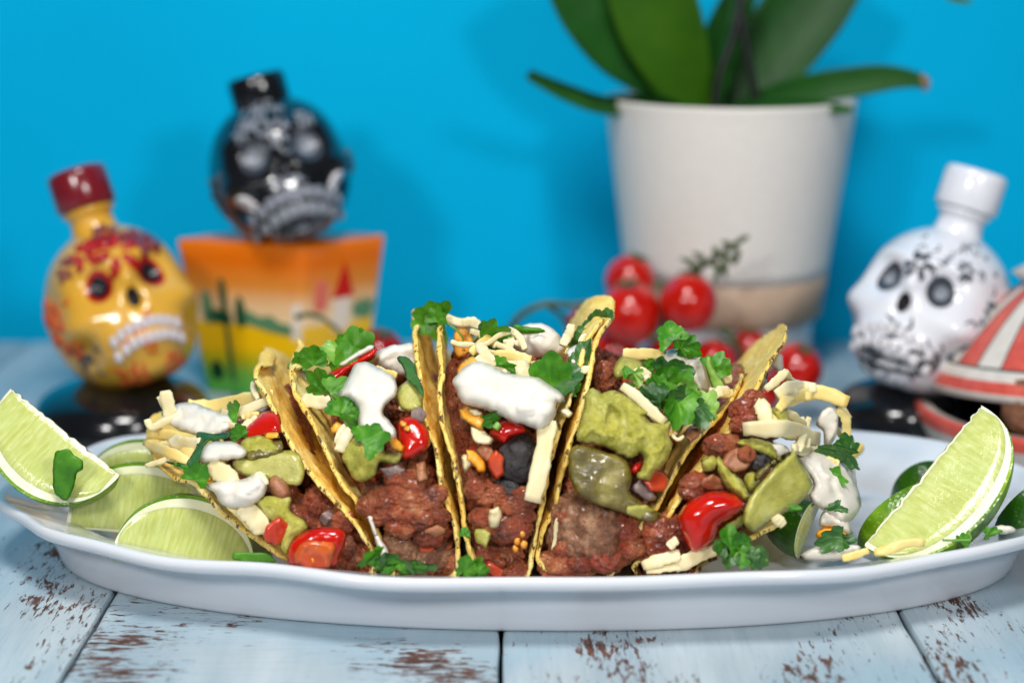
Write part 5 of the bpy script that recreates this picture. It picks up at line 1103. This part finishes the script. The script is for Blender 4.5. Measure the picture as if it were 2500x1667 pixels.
# ================================================================ striped lidded bowl at the right edge
root = thing('lidded_bowl', 'white and red striped earthenware bowl with its conical lid propped open', 'bowl', (W(2480,1050,9.5)[0]+.0,12.0,0))
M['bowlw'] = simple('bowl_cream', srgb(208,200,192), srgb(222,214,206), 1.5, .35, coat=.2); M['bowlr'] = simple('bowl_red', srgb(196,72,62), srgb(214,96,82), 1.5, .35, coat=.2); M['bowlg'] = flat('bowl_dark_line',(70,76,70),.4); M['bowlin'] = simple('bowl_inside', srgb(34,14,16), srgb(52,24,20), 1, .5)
Yb = 12.0; bx = W(2600,1050,Yb)[0]; rbw = (bx-W(2238,1000,Yb)[0])
zr = W(2300,985,Yb)[2]
v,f = lathe_arr([(0,0),(rbw*.72,0),(rbw*.84,.3),(rbw*.93,1.0),(rbw*.985,zr-.62)],96,(bx,Yb,0)); mesh('bowl_wall', v, f, M['bowlw'], root)
v,f = lathe_arr([(rbw*.985,zr-.62),(rbw*1.0,zr-.3),(rbw*1.0,zr-.06),(rbw*.985,zr+.02),(rbw*.965,zr)],96,(bx,Yb,0)); mesh('rim_band', v, f, M['bowlr'], root)
v,f = lathe_arr([(rbw*.965,zr),(rbw*.90,zr-.06),(rbw*.86,zr-.3)],96,(bx,Yb,0)); mesh('inner_rim', v, f, M['bowlw'], root)
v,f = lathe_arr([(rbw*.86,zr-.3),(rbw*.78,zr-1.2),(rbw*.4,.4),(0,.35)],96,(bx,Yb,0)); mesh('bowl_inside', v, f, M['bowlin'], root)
# the lid, tipped back so that its front gapes
rbw *= .93; tilt = math.radians(7); Rl = rot(-tilt*-1,0,0)
hinge = np.array([bx,Yb+rbw*.93,zr-.05])
def LT(v): 
    v = np.asarray(v)+np.array([0,-rbw*.93,0]); return v@rot(-tilt,0,0).T+hinge
prof = [(rbw*.93,0),(rbw*.97,.08),(rbw*.97,.42)]; 
v,f = lathe_arr([(rbw*.86,.06),(rbw*.93,-.02),(rbw*.985,.06),(rbw*.985,.34)],96); mesh('lid_edge', LT(v), f, M['bowlw'], root)
v,f = lathe_arr([(rbw*.985,.34),(rbw*.97,.62),(rbw*.945,.80)],96); mesh('lid_band', LT(v), f, M['bowlr'], root)
v,f = lathe_arr([(rbw*.945,.80),(rbw*.93,1.05),(rbw*.88,1.2)],96); mesh('lid_shoulder', LT(v), f, M['bowlw'], root)
v,f = lathe_arr([(rbw*.885,1.19),(rbw*.875,1.24),(rbw*.86,1.30)],96); mesh('lid_line', LT(v), f, M['bowlg'], root)
def conep(z): k=(z-1.28)/3.9; return rbw*(.865-.70*k+.06*math.sin(k*3.1))
NS = 26
for k in range(NS):
    a0 = 2*math.pi*k/NS; cols = 'bowlr' if k%2==0 else 'bowlw'
    V=[]
    for z in np.linspace(1.28,4.6,14):
        for q in np.linspace(0,1,6):
            a = a0+q*2*math.pi/NS; r = conep(z)*(1+(.004 if k%2==0 else 0)); V.append((r*math.cos(a),r*math.sin(a),z))
    mesh('red_stripe' if k%2==0 else 'white_stripe', LT(V), grid_faces(14,6), M[cols], root)
    V=[]
    P = [np.array([conep(z)*1.004*math.cos(a0),conep(z)*1.004*math.sin(a0),z]) for z in np.linspace(1.28,4.6,10)]; v,f = tube_arr(P,.035,5); mesh('stripe_outline', LT(v), f, M['bowlg'], root)
v,f = lathe_arr([(conep(4.6)*1.1,4.5),(conep(4.6)*1.4,4.9),(conep(4.6)*.9,5.4),(0,5.5)],48); mesh('lid_knob', LT(v), f, M['bowlw'], root)
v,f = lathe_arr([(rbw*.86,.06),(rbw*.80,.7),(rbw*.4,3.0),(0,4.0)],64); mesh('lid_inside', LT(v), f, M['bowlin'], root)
root = thing('nut', 'brown nut lying inside the striped bowl under its open lid', 'nut', W(2490,985,8.5)); c = W(2512,985,8.2); q = Vv*np.array([1.0,.9,1.25])*(1+.12*billow(Vv*1.4,3)[:,None]); mesh('shell', q*.95+c, Ff, simple('nut_shell', srgb(112,72,50), srgb(150,104,78), 2.5, .5, bump=(5,.6,.05)), root)
root = thing('onion_piece', 'purple onion piece deep in the striped bowl', 'onion', W(2455,960,11)); c = W(2458,962,10.5); q = Vv*np.array([1.1,.8,.7])*(1+.05*fbm(Vv*1.4,2)[:,None]); mesh('skin', q*.7+c, Ff, flat('purple_onion',(110,20,74),.25), root)
